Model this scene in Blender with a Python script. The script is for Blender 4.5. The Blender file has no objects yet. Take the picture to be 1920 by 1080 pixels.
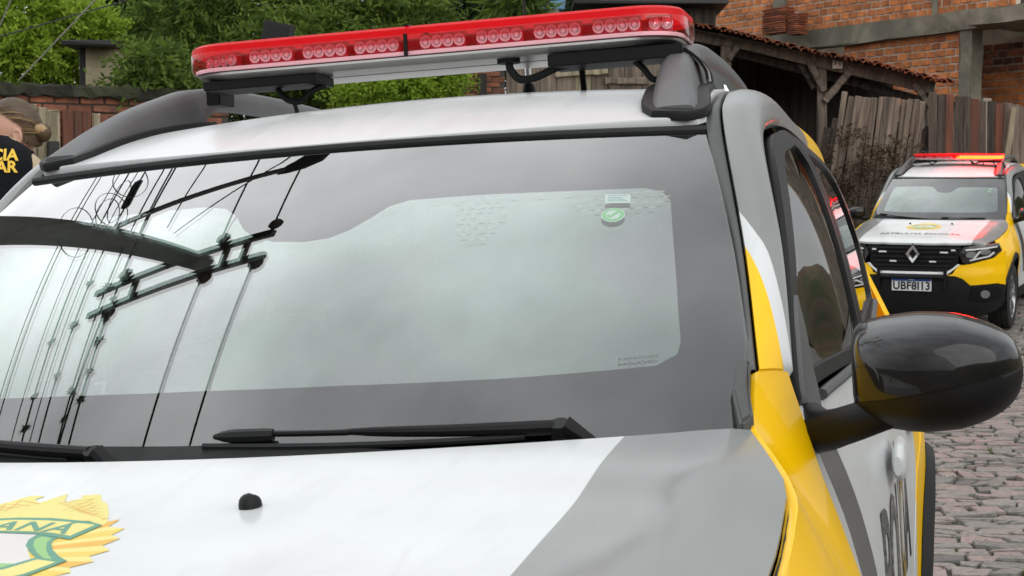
import bpy, bmesh, math, random
import numpy as np
from mathutils import Vector, Matrix, Quaternion, noise
from mathutils.geometry import delaunay_2d_cdt
random.seed(7); np.random.seed(7)
SC = bpy.context.scene
COL = SC.collection
rad = math.radians

# ------------------------------------------------------------------ camera
# Everything about the near car was measured in that car's own frame (x to its left, y backwards, z up).
# The street has a cross fall, so the car's frame is tilted against the world: CAR maps car frame to world.
CC = np.array([.94, -.55, 1.319]); yaw, pit, rol = rad(14.85), rad(.96), rad(-3.32); FPX = 2950.
_F = np.array([-math.sin(yaw)*math.cos(pit), math.cos(yaw)*math.cos(pit), -math.sin(pit)])
_R = np.array([math.cos(yaw), math.sin(yaw), 0]); _U = np.cross(_R, _F)
_R, _U = _R*math.cos(rol)+_U*math.sin(rol), _U*math.cos(rol)-_R*math.sin(rol)
EL = rad(-2.4)                                    # camera looks 2.4 degrees down in the world, without roll
Zw = math.cos(EL)*_U + math.sin(EL)*_F
Yw = np.array([0, 1., 0]); Yw = Yw-Zw*(Yw@Zw); Yw /= np.linalg.norm(Yw)
Xw = np.cross(Yw, Zw)
M3 = np.stack([Xw, Yw, Zw])
CAR = Matrix([list(M3[0])+[0], list(M3[1])+[0], list(M3[2])+[0], [0, 0, 0, 1]])
CAMW = M3@CC; FW, RW, UW = M3@_F, M3@_R, M3@_U
cam = bpy.data.cameras.new('camera'); camo = bpy.data.objects.new('camera', cam); COL.objects.link(camo)
cam.sensor_width = 36; cam.lens = FPX/1920*36; cam.clip_start = .05; cam.clip_end = 900
camo.matrix_world = Matrix([[RW[0], UW[0], -FW[0], CAMW[0]], [RW[1], UW[1], -FW[1], CAMW[1]],
                            [RW[2], UW[2], -FW[2], CAMW[2]], [0, 0, 0, 1]])
cam.dof.use_dof = True; cam.dof.focus_distance = 2.9; cam.dof.aperture_fstop = 28
SC.camera = camo

# ------------------------------------------------------------------ overcast sky, weak wide sun
SUN_EL, SUN_AZ = rad(33), rad(125)
W = bpy.data.worlds.new('World'); SC.world = W; W.use_nodes = True
nt = W.node_tree; nt.nodes.clear()
def wn(t, **k):
    n = nt.nodes.new(t)
    for a, b in k.items(): setattr(n, a, b)
    return n
sky = wn('ShaderNodeTexSky', sky_type='NISHITA', sun_disc=False, sun_elevation=SUN_EL, sun_rotation=SUN_AZ)
tc = wn('ShaderNodeTexCoord'); sep = wn('ShaderNodeSeparateXYZ'); nt.links.new(tc.outputs['Generated'], sep.inputs[0])
grad = wn('ShaderNodeMapRange'); grad.inputs[1].default_value = 0; grad.inputs[2].default_value = 1
grad.inputs[3].default_value = 9.0; grad.inputs[4].default_value = 11.5
nt.links.new(sep.outputs[2], grad.inputs[0])
mp = wn('ShaderNodeMapping'); mp.inputs['Scale'].default_value = (1, 1, 1.6); nt.links.new(tc.outputs['Generated'], mp.inputs[0])
cl = wn('ShaderNodeTexNoise'); cl.inputs['Scale'].default_value = 2.6; cl.inputs['Detail'].default_value = 5; cl.inputs['Roughness'].default_value = .5
nt.links.new(mp.outputs[0], cl.inputs['Vector'])
cr = wn('ShaderNodeMapRange'); cr.inputs[1].default_value = .3; cr.inputs[2].default_value = .7
cr.inputs[3].default_value = .66; cr.inputs[4].default_value = 1.26; nt.links.new(cl.outputs[0], cr.inputs[0])
dotn = wn('ShaderNodeVectorMath', operation='DOT_PRODUCT'); nt.links.new(tc.outputs['Generated'], dotn.inputs[0])      # cloud is brighter around the hidden sun
dotn.inputs[1].default_value = (math.sin(SUN_AZ)*math.cos(SUN_EL), math.cos(SUN_AZ)*math.cos(SUN_EL), math.sin(SUN_EL))
glow = wn('ShaderNodeMapRange', interpolation_type='SMOOTHERSTEP'); glow.inputs[1].default_value = .2; glow.inputs[2].default_value = 1; glow.inputs[3].default_value = .95; glow.inputs[4].default_value = 1.35; nt.links.new(dotn.outputs['Value'], glow.inputs[0])
mul0 = wn('ShaderNodeMath', operation='MULTIPLY'); nt.links.new(grad.outputs[0], mul0.inputs[0]); nt.links.new(glow.outputs[0], mul0.inputs[1])
dot2 = wn('ShaderNodeVectorMath', operation='DOT_PRODUCT'); nt.links.new(tc.outputs['Generated'], dot2.inputs[0]); dot2.inputs[1].default_value = (-.78, .2, .59)   # thinner cloud over the left side of the street
thin = wn('ShaderNodeMapRange', interpolation_type='SMOOTHSTEP'); thin.inputs[1].default_value = .35; thin.inputs[2].default_value = 1; thin.inputs[3].default_value = .85; thin.inputs[4].default_value = 1.8; nt.links.new(dot2.outputs['Value'], thin.inputs[0])
mul1 = wn('ShaderNodeMath', operation='MULTIPLY'); nt.links.new(mul0.outputs[0], mul1.inputs[0]); nt.links.new(thin.outputs[0], mul1.inputs[1])
mul = wn('ShaderNodeMath', operation='MULTIPLY'); nt.links.new(mul1.outputs[0], mul.inputs[0]); nt.links.new(cr.outputs[0], mul.inputs[1])
tint = wn('ShaderNodeVectorMath', operation='SCALE'); tint.inputs[0].default_value = (.985, 1.0, 1.01); nt.links.new(mul.outputs[0], tint.inputs['Scale'])
mx = wn('ShaderNodeMix', data_type='RGBA'); mx.inputs[0].default_value = .9
nt.links.new(sky.outputs[0], mx.inputs[6]); nt.links.new(tint.outputs[0], mx.inputs[7])
bg = wn('ShaderNodeBackground'); bg.inputs[1].default_value = .09; nt.links.new(mx.outputs[2], bg.inputs[0])
out = wn('ShaderNodeOutputWorld'); nt.links.new(bg.outputs[0], out.inputs[0])
sl = bpy.data.lights.new('sun', 'SUN'); sl.energy = 1.5; sl.angle = rad(80); sl.color = (1, .97, .92)
so = bpy.data.objects.new('sun', sl); COL.objects.link(so)
so.rotation_euler = Vector((math.sin(SUN_AZ)*math.cos(SUN_EL), math.cos(SUN_AZ)*math.cos(SUN_EL), math.sin(SUN_EL))).to_track_quat('Z', 'Y').to_euler()
so.location = (0, 0, 30)
VS = SC.view_settings; VS.view_transform = 'Standard'; VS.look = 'None'; VS.exposure = 0.12; VS.gamma = 1; VS.use_curve_mapping = False
SC.cycles.use_denoising = True
SC.cycles.max_bounces = 8; SC.cycles.transparent_max_bounces = 16; SC.cycles.glossy_bounces = 5; SC.cycles.caustics_reflective = False
SC.cycles.sample_clamp_indirect = 6

def at(u, v, d):                                  # a photo point at d metres from the camera -> world
    return Vector(CAMW + d*(FW + RW*(u-960)/FPX + UW*(540-v)/FPX))

# ------------------------------------------------------------------ materials
MATS = {}
def link(nt, a, b): nt.links.new(a, b)
def mat(name, color, rough=.5, metal=0, spec=.5, coat=0, coat_rough=.03, var=0, vscale=8, bump=0, bscale=40, dark=None, dscale=3, damt=.5, stretch=None, trans=0, emit=None, estr=0, obj_rand=0):
    """Principled material with optional noise colour variation, stains (dark) and bump, all on object coordinates."""
    if name in MATS: return MATS[name]
    m = bpy.data.materials.new(name); m.use_nodes = True; t = m.node_tree; b = t.nodes['Principled BSDF']
    c = (*color, 1) if len(color) == 3 else color
    b.inputs['Base Color'].default_value = c; b.inputs['Roughness'].default_value = rough; b.inputs['Metallic'].default_value = metal
    b.inputs['Specular IOR Level'].default_value = spec; b.inputs['Coat Weight'].default_value = coat; b.inputs['Coat Roughness'].default_value = coat_rough
    b.inputs['Transmission Weight'].default_value = trans
    if emit: b.inputs['Emission Color'].default_value = (*emit, 1); b.inputs['Emission Strength'].default_value = estr
    vec = None
    if var or bump or dark:
        tcn = t.nodes.new('ShaderNodeTexCoord'); mpn = t.nodes.new('ShaderNodeMapping'); link(t, tcn.outputs['Object'], mpn.inputs[0])
        if stretch: mpn.inputs['Scale'].default_value = stretch
        if obj_rand:
            oi = t.nodes.new('ShaderNodeObjectInfo'); sc = t.nodes.new('ShaderNodeVectorMath'); sc.operation = 'SCALE'; sc.inputs[0].default_value = (37, 91, 53)
            link(t, oi.outputs['Random'], sc.inputs['Scale']); link(t, sc.outputs[0], mpn.inputs['Location'])
        vec = mpn.outputs[0]
    cur = None
    def nz(scale, detail=6):
        n = t.nodes.new('ShaderNodeTexNoise'); n.inputs['Scale'].default_value = scale; n.inputs['Detail'].default_value = detail; n.inputs['Roughness'].default_value = .6
        link(t, vec, n.inputs['Vector']); return n.outputs[0]
    if var or obj_rand:
        hs = t.nodes.new('ShaderNodeHueSaturation'); hs.inputs['Color'].default_value = c
        acc = None
        if var:
            r = t.nodes.new('ShaderNodeMapRange'); r.inputs[1].default_value = .25; r.inputs[2].default_value = .75; r.inputs[3].default_value = 1-var; r.inputs[4].default_value = 1+var
            link(t, nz(vscale), r.inputs[0]); acc = r.outputs[0]
        if obj_rand:
            oi = t.nodes.new('ShaderNodeObjectInfo'); r2 = t.nodes.new('ShaderNodeMapRange'); r2.inputs[3].default_value = 1-obj_rand; r2.inputs[4].default_value = 1+obj_rand
            link(t, oi.outputs['Random'], r2.inputs[0])
            if acc:
                mm = t.nodes.new('ShaderNodeMath'); mm.operation = 'MULTIPLY'; link(t, acc, mm.inputs[0]); link(t, r2.outputs[0], mm.inputs[1]); acc = mm.outputs[0]
            else: acc = r2.outputs[0]
        link(t, acc, hs.inputs['Value']); cur = hs.outputs[0]
    if dark:
        r = t.nodes.new('ShaderNodeMapRange'); r.inputs[1].default_value = .42; r.inputs[2].default_value = .62; r.inputs[3].default_value = 0; r.inputs[4].default_value = damt
        link(t, nz(dscale), r.inputs[0]); x = t.nodes.new('ShaderNodeMix'); x.data_type = 'RGBA'
        link(t, r.outputs[0], x.inputs[0]); x.inputs[7].default_value = (*dark, 1)
        if cur: link(t, cur, x.inputs[6])
        else: x.inputs[6].default_value = c
        cur = x.outputs[2]
    if cur: link(t, cur, b.inputs['Base Color'])
    if bump:
        bn = t.nodes.new('ShaderNodeBump'); bn.inputs['Strength'].default_value = bump; bn.inputs['Distance'].default_value = .01
        link(t, nz(bscale), bn.inputs['Height']); link(t, bn.outputs[0], b.inputs['Normal'])
    MATS[name] = m
    return m

def livery_mat():
    """White car wrapped in grey and yellow film: two float attributes hold signed distances to the film edges."""
    m = bpy.data.materials.new('livery'); m.use_nodes = True; t = m.node_tree; b = t.nodes['Principled BSDF']
    def thr(attr):
        a = t.nodes.new('ShaderNodeAttribute'); a.attribute_name = attr
        g = t.nodes.new('ShaderNodeMapRange'); g.inputs[1].default_value = -.0006; g.inputs[2].default_value = .0006; link(t, a.outputs['Fac'], g.inputs[0]); return g.outputs[0]
    prev = (.64, .665, .67, 1)
    tcn = t.nodes.new('ShaderNodeTexCoord')
    n = t.nodes.new('ShaderNodeTexNoise'); n.inputs['Scale'].default_value = 3; n.inputs['Detail'].default_value = 8; link(t, tcn.outputs['Object'], n.inputs['Vector'])
    r = t.nodes.new('ShaderNodeMapRange'); r.inputs[1].default_value = .35; r.inputs[2].default_value = .65; r.inputs[3].default_value = .94; r.inputs[4].default_value = 1.03; link(t, n.outputs[0], r.inputs[0])
    for attr, col in (('lg', (.225, .238, .234, 1)), ('ld', (.072, .072, .07, 1)), ('ly', (.93, .545, .001, 1))):
        x = t.nodes.new('ShaderNodeMix'); x.data_type = 'RGBA'; link(t, thr(attr), x.inputs[0]); x.inputs[7].default_value = col
        if isinstance(prev, tuple): x.inputs[6].default_value = prev
        else: link(t, prev, x.inputs[6])
        prev = x.outputs[2]
    hs = t.nodes.new('ShaderNodeHueSaturation'); link(t, prev, hs.inputs['Color']); link(t, hs.outputs[0], b.inputs['Base Color'])
    b.inputs['Roughness'].default_value = .38; b.inputs['Coat Weight'].default_value = .55; b.inputs['Coat Roughness'].default_value = .05
    # road film: long faint wipe marks that disturb the gloss
    w = t.nodes.new('ShaderNodeTexNoise'); w.inputs['Scale'].default_value = 2.2; w.inputs['Detail'].default_value = 4; w.inputs['Distortion'].default_value = .8
    mpn = t.nodes.new('ShaderNodeMapping'); mpn.inputs['Scale'].default_value = (5, .9, 3); mpn.inputs['Rotation'].default_value = (0, 0, .5); link(t, tcn.outputs['Object'], mpn.inputs[0]); link(t, mpn.outputs[0], w.inputs['Vector'])
    rr = t.nodes.new('ShaderNodeMapRange'); rr.inputs[1].default_value = .35; rr.inputs[2].default_value = .7; rr.inputs[3].default_value = .13; rr.inputs[4].default_value = .24; link(t, w.outputs[0], rr.inputs[0])
    st = t.nodes.new('ShaderNodeTexNoise'); st.inputs['Scale'].default_value = 3.5; st.inputs['Detail'].default_value = 7; st.inputs['Roughness'].default_value = .62; st.inputs['Distortion'].default_value = 1.1; link(t, mpn.outputs[0], st.inputs['Vector'])
    sr = t.nodes.new('ShaderNodeMapRange'); sr.inputs[1].default_value = .50; sr.inputs[2].default_value = .68; sr.inputs[3].default_value = 1; sr.inputs[4].default_value = .945; link(t, st.outputs[0], sr.inputs[0])
    sm = t.nodes.new('ShaderNodeMath'); sm.operation = 'MULTIPLY'; link(t, sr.outputs[0], sm.inputs[0]); link(t, r.outputs[0], sm.inputs[1]); link(t, sm.outputs[0], hs.inputs['Value'])
    yx = t.nodes.new('ShaderNodeMix'); link(t, thr('ly'), yx.inputs[0]); link(t, rr.outputs[0], yx.inputs[2]); yx.inputs[3].default_value = .04; link(t, yx.outputs[0], b.inputs['Coat Roughness'])
    b.inputs['Specular IOR Level'].default_value = .15
    cwm = t.nodes.new('ShaderNodeMix'); link(t, thr('ly'), cwm.inputs[0]); cwm.inputs[2].default_value = .55; cwm.inputs[3].default_value = .28; link(t, cwm.outputs[0], b.inputs['Coat Weight'])
    bn = t.nodes.new('ShaderNodeBump'); bn.inputs['Strength'].default_value = .05; bn.inputs['Distance'].default_value = .002; link(t, n.outputs[0], bn.inputs['Height']); link(t, bn.outputs[0], b.inputs['Coat Normal'])
    MATS['livery'] = m; return m

def glass_mat(name, tint, r0=.045, gloss=(1, 1, 1), rough=0.0, gain=1.0):
    m = bpy.data.materials.new(name); m.use_nodes = True; t = m.node_tree; t.nodes.clear()
    o = t.nodes.new('ShaderNodeOutputMaterial'); mxs = t.nodes.new('ShaderNodeMixShader')
    tr = t.nodes.new('ShaderNodeBsdfTransparent'); tr.inputs[0].default_value = (*tint, 1)
    gl = t.nodes.new('ShaderNodeBsdfGlossy'); gl.inputs['Roughness'].default_value = rough; gl.inputs['Color'].default_value = (*gloss, 1)
    lw = t.nodes.new('ShaderNodeLayerWeight'); lw.inputs[0].default_value = .5
    p = t.nodes.new('ShaderNodeMath'); p.operation = 'POWER'; p.inputs[1].default_value = 5; link(t, lw.outputs['Facing'], p.inputs[0])
    ma = t.nodes.new('ShaderNodeMath'); ma.operation = 'MULTIPLY_ADD'; ma.inputs[1].default_value = (1-r0)*gain; ma.inputs[2].default_value = r0*gain; ma.use_clamp = True; link(t, p.outputs[0], ma.inputs[0])
    link(t, ma.outputs[0], mxs.inputs[0]); link(t, tr.outputs[0], mxs.inputs[1]); link(t, gl.outputs[0], mxs.inputs[2]); link(t, mxs.outputs[0], o.inputs[0])
    MATS[name] = m; return m

livery_mat()
def film_tint(name):                               # uneven bluish, green and rosy tints of the laminated pane
    t = MATS[name].node_tree; gl = [n for n in t.nodes if n.type == 'BSDF_GLOSSY'][0]
    tcn = t.nodes.new('ShaderNodeTexCoord'); n = t.nodes.new('ShaderNodeTexNoise'); n.inputs['Scale'].default_value = 3.2; n.inputs['Detail'].default_value = 2; n.inputs['Distortion'].default_value = .6; link(t, tcn.outputs['Object'], n.inputs['Vector'])
    g = t.nodes.new('ShaderNodeValToRGB'); e = g.color_ramp.elements; e[0].position = .3; e[0].color = (.68, .79, .75, 1); e[1].position = .72; e[1].color = (.83, .80, .82, 1); q = e.new(.5); q.color = (.72, .82, .77, 1); link(t, n.outputs[0], g.inputs[0]); link(t, g.outputs[0], gl.inputs['Color'])
glass_mat('windscreen_glass', (.82, .88, .86), .045, gain=3.5); glass_mat('windscreen_inner', (.80, .90, .86), .045, (.70, .84, .79), gain=6.6)
film_tint('windscreen_inner')
glass_mat('side_glass', (.06, .065, .062), .05); glass_mat('clear_lens', (.95, .95, .95), .05)
glass_mat('red_lens', (.95, .30, .34), .05); glass_mat('pink_lens', (.99, .80, .83), .05)
mat('black_plastic', (.012, .0125, .013), .5, spec=.2, bump=.12, bscale=900, var=.15)
mat('rail_plastic', (.085, .088, .09), .45, bump=.1, bscale=700, var=.2, vscale=5)
mat('rubber', (.018, .019, .02), .6, spec=.25, var=.2, vscale=20)
mat('trim_rubber', (.075, .078, .078), .5, var=.15, vscale=10)
mat('gloss_black', (.006, .006, .007), .3, spec=.1, coat=.7, coat_rough=.03, var=.3, vscale=30)
mat('mirror_black', (.006, .006, .007), .45, spec=.2)
mat('satin_black', (.007, .007, .008), .42, spec=.2)
mat('frit', (.004, .0045, .0045), .6, spec=0)
mat('dark_interior', (.018, .019, .018), .75, var=.2)
mat('seat_cloth', (.015, .016, .016), .9, bump=.3, bscale=300)
mat('chrome', (.75, .76, .77), .12, metal=1)
mat('alloy', (.30, .31, .32), .3, metal=1)
mat('aluminium', (.62, .60, .57), .35, metal=.9, var=.1)
mat('red_cap', (.80, .002, .008), .35, spec=.25, coat=.15, var=.08)
mat('led_red', (.60, .012, .04), .35, var=.2, vscale=60)
def cap_mat():
    m = MATS['red_cap']; t = m.node_tree; tr = t.nodes.new('ShaderNodeBsdfTranslucent'); tr.inputs[0].default_value = (.95, .012, .03, 1); x = t.nodes.new('ShaderNodeMixShader'); x.inputs[0].default_value = .45
    link(t, t.nodes['Principled BSDF'].outputs[0], x.inputs[1]); link(t, tr.outputs[0], x.inputs[2]); link(t, x.outputs[0], t.nodes['Material Output'].inputs[0])
cap_mat()
mat('led_lens', (.92, .70, .73), .15, spec=.8, coat=1)
mat('led_core', (.9, .8, .8), .1, metal=.6)
mat('tyre', (.018, .018, .018), .8, bump=.3, bscale=150, var=.25, vscale=10)

# ------------------------------------------------------------------ objects
def obj(name, verts, faces, m=None, parent=None, smooth=True, angle=35, mats=None, fmat=None):
    me = bpy.data.meshes.new(name)
    me.from_pydata([tuple(map(float, v)) for v in verts], [], [tuple(int(i) for i in f) for f in faces]); me.update()
    if mats:
        for q in mats: me.materials.append(MATS[q])
        if fmat is not None: me.polygons.foreach_set('material_index', np.array(fmat, dtype=np.int32))
    elif m: me.materials.append(MATS[m] if isinstance(m, str) else m)
    if smooth:
        me.polygons.foreach_set('use_smooth', np.ones(len(me.polygons), dtype=bool)); me.set_sharp_from_angle(angle=rad(angle))
    o = bpy.data.objects.new(name, me); COL.objects.link(o)
    if parent: o.parent = parent
    return o
def bm_obj(name, bm, m, parent=None, smooth=True, angle=35):
    me = bpy.data.meshes.new(name); bm.normal_update(); bm.to_mesh(me); bm.free()
    if m: me.materials.append(MATS[m] if isinstance(m, str) else m)
    if smooth:
        me.polygons.foreach_set('use_smooth', np.ones(len(me.polygons), dtype=bool)); me.set_sharp_from_angle(angle=rad(angle))
    o = bpy.data.objects.new(name, me); COL.objects.link(o)
    if parent: o.parent = parent
    return o
def empty(name, parent=None, loc=(0, 0, 0)):
    o = bpy.data.objects.new(name, None); COL.objects.link(o); o.location = loc; o.empty_display_size = .1
    if parent: o.parent = parent
    return o
def tag(o, label=None, cat=None, group=None, kind=None):
    if label: o['label'] = label
    if cat: o['category'] = cat
    if group: o['group'] = group
    if kind: o['kind'] = kind
    return o
def copy_tree(o, parent=None):
    c = o.copy(); COL.objects.link(c); c.parent = parent
    for ch in list(o.children): copy_tree(ch, c)
    return c

def catmull(pts, n, closed=False):
    """n samples per span through the points."""
    P = [np.array(p, float) for p in pts]; res = []; N = len(P)
    for i in range(N if closed else N-1):
        p1, p2 = P[i], P[(i+1) % N]
        p0 = P[i-1] if (i > 0 or closed) else 2*p1-p2
        p3 = P[(i+2) % N] if (i+2 < N or closed) else 2*p2-p1
        for k in range(n):
            t = k/n; res.append(.5*(2*p1+(p2-p0)*t+(2*p0-5*p1+4*p2-p3)*t*t+(3*p1-p0-3*p2+p3)*t**3))
    if not closed: res.append(P[-1])
    return np.array(res)
class Curve1:
    """smooth 1D interpolation (monotone cubic) through (x, y) knots"""
    def __init__(s, kn):
        kn = sorted(kn); s.x = np.array([k[0] for k in kn], float); s.y = np.array([k[1] for k in kn], float)
        d = np.diff(s.y)/np.diff(s.x); m = np.empty(len(s.x)); m[0], m[-1] = d[0], d[-1]
        for i in range(1, len(d)): m[i] = 0 if d[i-1]*d[i] <= 0 else 2*d[i-1]*d[i]/(d[i-1]+d[i])
        s.m = m
    def __call__(s, q):
        q = np.clip(q, s.x[0], s.x[-1]); i = np.clip(np.searchsorted(s.x, q)-1, 0, len(s.x)-2)
        h = s.x[i+1]-s.x[i]; t = (q-s.x[i])/h
        return ((1+2*t)*(1-t)**2*s.y[i]+t*(1-t)**2*h*s.m[i]+t*t*(3-2*t)*s.y[i+1]+t*t*(t-1)*h*s.m[i+1])
def inside(poly, p):
    x, y = p[:, 0], p[:, 1]; c = np.zeros(len(p), bool); q = np.asarray(poly); j = len(q)-1
    for i in range(len(q)):
        xi, yi = q[i]; xj, yj = q[j]
        if yi != yj:
            cond = ((yi > y) != (yj > y)) & (x < (xj-xi)*(y-yi)/(yj-yi)+xi); c ^= cond
        j = i
    return c
def segdist(poly, p, closed=True):
    q = np.asarray(poly, float); d = np.full(len(p), 1e9)
    for i in range(len(q) if closed else len(q)-1):
        a, b = q[i], q[(i+1) % len(q)]; ab = b-a; L = ab@ab+1e-15
        t = np.clip(((p-a)@ab)/L, 0, 1); d = np.minimum(d, np.linalg.norm(p-a-t[:, None]*ab, axis=1))
    return d
def sdf(poly, p):
    d = segdist(poly, p); return np.where(inside(poly, p), d, -d)
def densify(poly, step):
    q = [np.array(a, float) for a in poly]; r = []
    for i in range(len(q)):
        a, b = q[i], q[(i+1) % len(q)]; n = max(1, int(math.ceil(np.linalg.norm(b-a)/step)))
        for k in range(n): r.append(a+(b-a)*k/n)
    return r
def tri2d(outline, holes=(), step=.03, extra=()):
    loops = [densify(outline, step)]+[densify(h, step) for h in holes]
    V = []; E = []
    for lp in loops:
        s = len(V); V += lp; E += [(s+i, s+(i+1) % len(lp)) for i in range(len(lp))]
    allp = np.array(loops[0]); mn, mx_ = allp.min(0), allp.max(0)
    gx, gy = np.meshgrid(np.arange(mn[0]+step/2, mx_[0], step), np.arange(mn[1]+step/2, mx_[1], step)); g = np.stack([gx.ravel(), gy.ravel()], 1)
    if len(g):
        ok = inside(loops[0], g)
        for h in loops[1:]: ok &= ~inside(h, g)
        g = g[ok]
        for lp in loops:
            if len(g): g = g[segdist(lp, g) > step*.45]
        V += list(g)
    V += [np.array(e, float) for e in extra]
    r = delaunay_2d_cdt([Vector((float(v[0]), float(v[1]))) for v in V], E, [], 0, 1e-7)
    P = np.array([(v.x, v.y) for v in r[0]]); T = np.array([f for f in r[2]])
    c = P[T].mean(1); ok = inside(loops[0], c)
    for h in loops[1:]: ok &= ~inside(h, c)
    a = P[T]; area = (a[:, 1, 0]-a[:, 0, 0])*(a[:, 2, 1]-a[:, 0, 1])-(a[:, 1, 1]-a[:, 0, 1])*(a[:, 2, 0]-a[:, 0, 0])
    T = T[ok & (np.abs(area) > 1e-12)]
    used = np.unique(T); mp_ = -np.ones(len(P), int); mp_[used] = np.arange(len(used))
    return P[used], mp_[T]
def panel(name, outline, mapf, m, parent, holes=(), step=.03, flange=.014, sx=1, out=(0, 0, 1), films=None, angle=40, lift=0, roll=.0022):
    """trimmed surface patch: 2D outline (with holes) mapped to 3D by mapf, edges rolled and turned in by the flange."""
    P, T = tri2d(outline, holes, step); X = np.array(mapf(P), float)
    n = np.zeros_like(X); fn = np.cross(X[T[:, 1]]-X[T[:, 0]], X[T[:, 2]]-X[T[:, 0]])
    if (fn.sum(0)@np.array(out, float)) < 0: T = T[:, ::-1]; fn = -fn
    for k in range(3): np.add.at(n, T[:, k], fn)
    n /= np.linalg.norm(n, axis=1)[:, None]+1e-12
    X = X+n*lift
    faces = [tuple(t) for t in T]; V = list(X)
    if flange:
        ed = {}
        for t in T:
            for k in range(3):
                a, b = t[k], t[(k+1) % 3]
                if (b, a) in ed: ed.pop((b, a))
                else: ed[(a, b)] = 1
        bo = {}
        for (a, b) in ed: bo.setdefault(a, [None, None])[1] = b; bo.setdefault(b, [None, None])[0] = a
        r1, r2 = {}, {}
        for v, (p, q) in bo.items():
            if p is None or q is None: tdir = X[q if q is not None else v]-X[p if p is not None else v]
            else: tdir = X[q]-X[p]
            o_ = np.cross(tdir, n[v]); o_ /= np.linalg.norm(o_)+1e-12
            r1[v] = len(V); V.append(X[v]+o_*roll*.7-n[v]*roll)
        for v in bo: r2[v] = len(V); V.append(V[r1[v]]-n[v]*flange)
        for (a, b) in ed:
            faces.append((b, a, r1[a], r1[b])); faces.append((r1[b], r1[a], r2[a], r2[b]))
    V = np.array(V)
    if sx < 0: V = V*np.array([-1, 1, 1]); faces = [f[::-1] for f in faces]
    o = obj(name, V, faces, m, parent, angle=angle)
    if m == 'livery':
        A = np.abs(V)*np.array([1, 0, 0])+V*np.array([0, 1, 1])
        for at_ in ('lg', 'ld', 'ly'):
            f_ = (films or {}).get(at_); val = f_(A) if f_ else np.full(len(V), -1.)
            o.data.attributes.new(at_, 'FLOAT', 'POINT').data.foreach_set('value', np.asarray(val, np.float32))
    return o

def box(name, c, s, m, parent=None, rot=None, bev=.004, smooth=True):
    bm = bmesh.new(); bmesh.ops.create_cube(bm, size=1); bmesh.ops.scale(bm, vec=s, verts=bm.verts)
    if bev: bmesh.ops.bevel(bm, geom=bm.edges[:], offset=bev, segments=2, affect='EDGES', clamp_overlap=True)
    if rot is not None: bmesh.ops.rotate(bm, matrix=rot, verts=bm.verts)
    bmesh.ops.translate(bm, vec=c, verts=bm.verts)
    return bm_obj(name, bm, m, parent, smooth)
def frame_along(pts):
    P = np.asarray(pts, float); t = np.gradient(P, axis=0); t /= np.linalg.norm(t, axis=1)[:, None]+1e-12; return P, t
def tube_geo(pts, radius, seg=8, caps=True, up=(0, 0, 1)):
    P, t = frame_along(pts); R_ = np.broadcast_to(np.asarray(radius, float), (len(P),)); V = []; Fc = []
    u0 = np.array(up, float)
    for i in range(len(P)):
        a = np.cross(t[i], u0)
        if np.linalg.norm(a) < 1e-3: a = np.cross(t[i], np.array([1., 0, 0]))
        a /= np.linalg.norm(a); b = np.cross(a, t[i])
        for k in range(seg):
            w = 2*math.pi*k/seg; V.append(P[i]+R_[i]*(a*math.cos(w)+b*math.sin(w)))
    for i in range(len(P)-1):
        for k in range(seg):
            k2 = (k+1) % seg; Fc.append((i*seg+k, i*seg+k2, (i+1)*seg+k2, (i+1)*seg+k))
    if caps: Fc.append(tuple(range(seg))[::-1]); Fc.append(tuple((len(P)-1)*seg+k for k in range(seg)))
    return V, Fc
def tube(name, pts, radius, m, parent=None, seg=8, up=(0, 0, 1)):
    V, Fc = tube_geo(pts, radius, seg, True, up); V = np.array(V)
    o = obj(name, V, [f[::-1] for f in Fc], m, parent); return o
def join_geo(parts):
    V = []; Fc = []
    for v, f in parts:
        s = len(V); V += list(v); Fc += [tuple(i+s for i in q) for q in f]
    return V, Fc
def box_geo(c, s, R_=None):
    c = np.array(c, float); v = np.array([(x, y, z) for x in (-.5, .5) for y in (-.5, .5) for z in (-.5, .5)])*np.array(s, float)
    if R_ is not None: v = v@np.array(R_).T
    f = [(0, 1, 3, 2), (4, 6, 7, 5), (0, 4, 5, 1), (2, 3, 7, 6), (0, 2, 6, 4), (1, 5, 7, 3)]
    return list(v+c), f
def prism_geo(poly, d0, d1, ax):
    """polygon in the plane normal to axis ax, extruded from d0 to d1 (poly coordinates are the other two axes in order)"""
    n = len(poly); V = []
    for d in (d0, d1):
        for p in poly:
            q = [p[0], p[1]]; q.insert(ax, d); V.append(np.array(q, float))
    Fc = [tuple(range(n)), tuple(range(2*n-1, n-1, -1))]+[(i, i+n, (i+1) % n+n, (i+1) % n) for i in range(n)]
    return V, Fc
def solid(name, geo, m, parent=None, bev=0, seg=2, smooth=True, angle=35):
    V, Fc = geo; bm = bmesh.new(); vs = [bm.verts.new(tuple(v)) for v in V]
    for f in Fc:
        try: bm.faces.new([vs[i] for i in f])
        except ValueError: pass
    bmesh.ops.recalc_face_normals(bm, faces=bm.faces)
    if bev:
        es = [e for e in bm.edges if len(e.link_faces) == 2 and e.calc_face_angle(0) > rad(25)]
        bmesh.ops.bevel(bm, geom=es, offset=bev, segments=seg, affect='EDGES', clamp_overlap=True)
    return bm_obj(name, bm, m, parent, smooth, angle)
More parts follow.
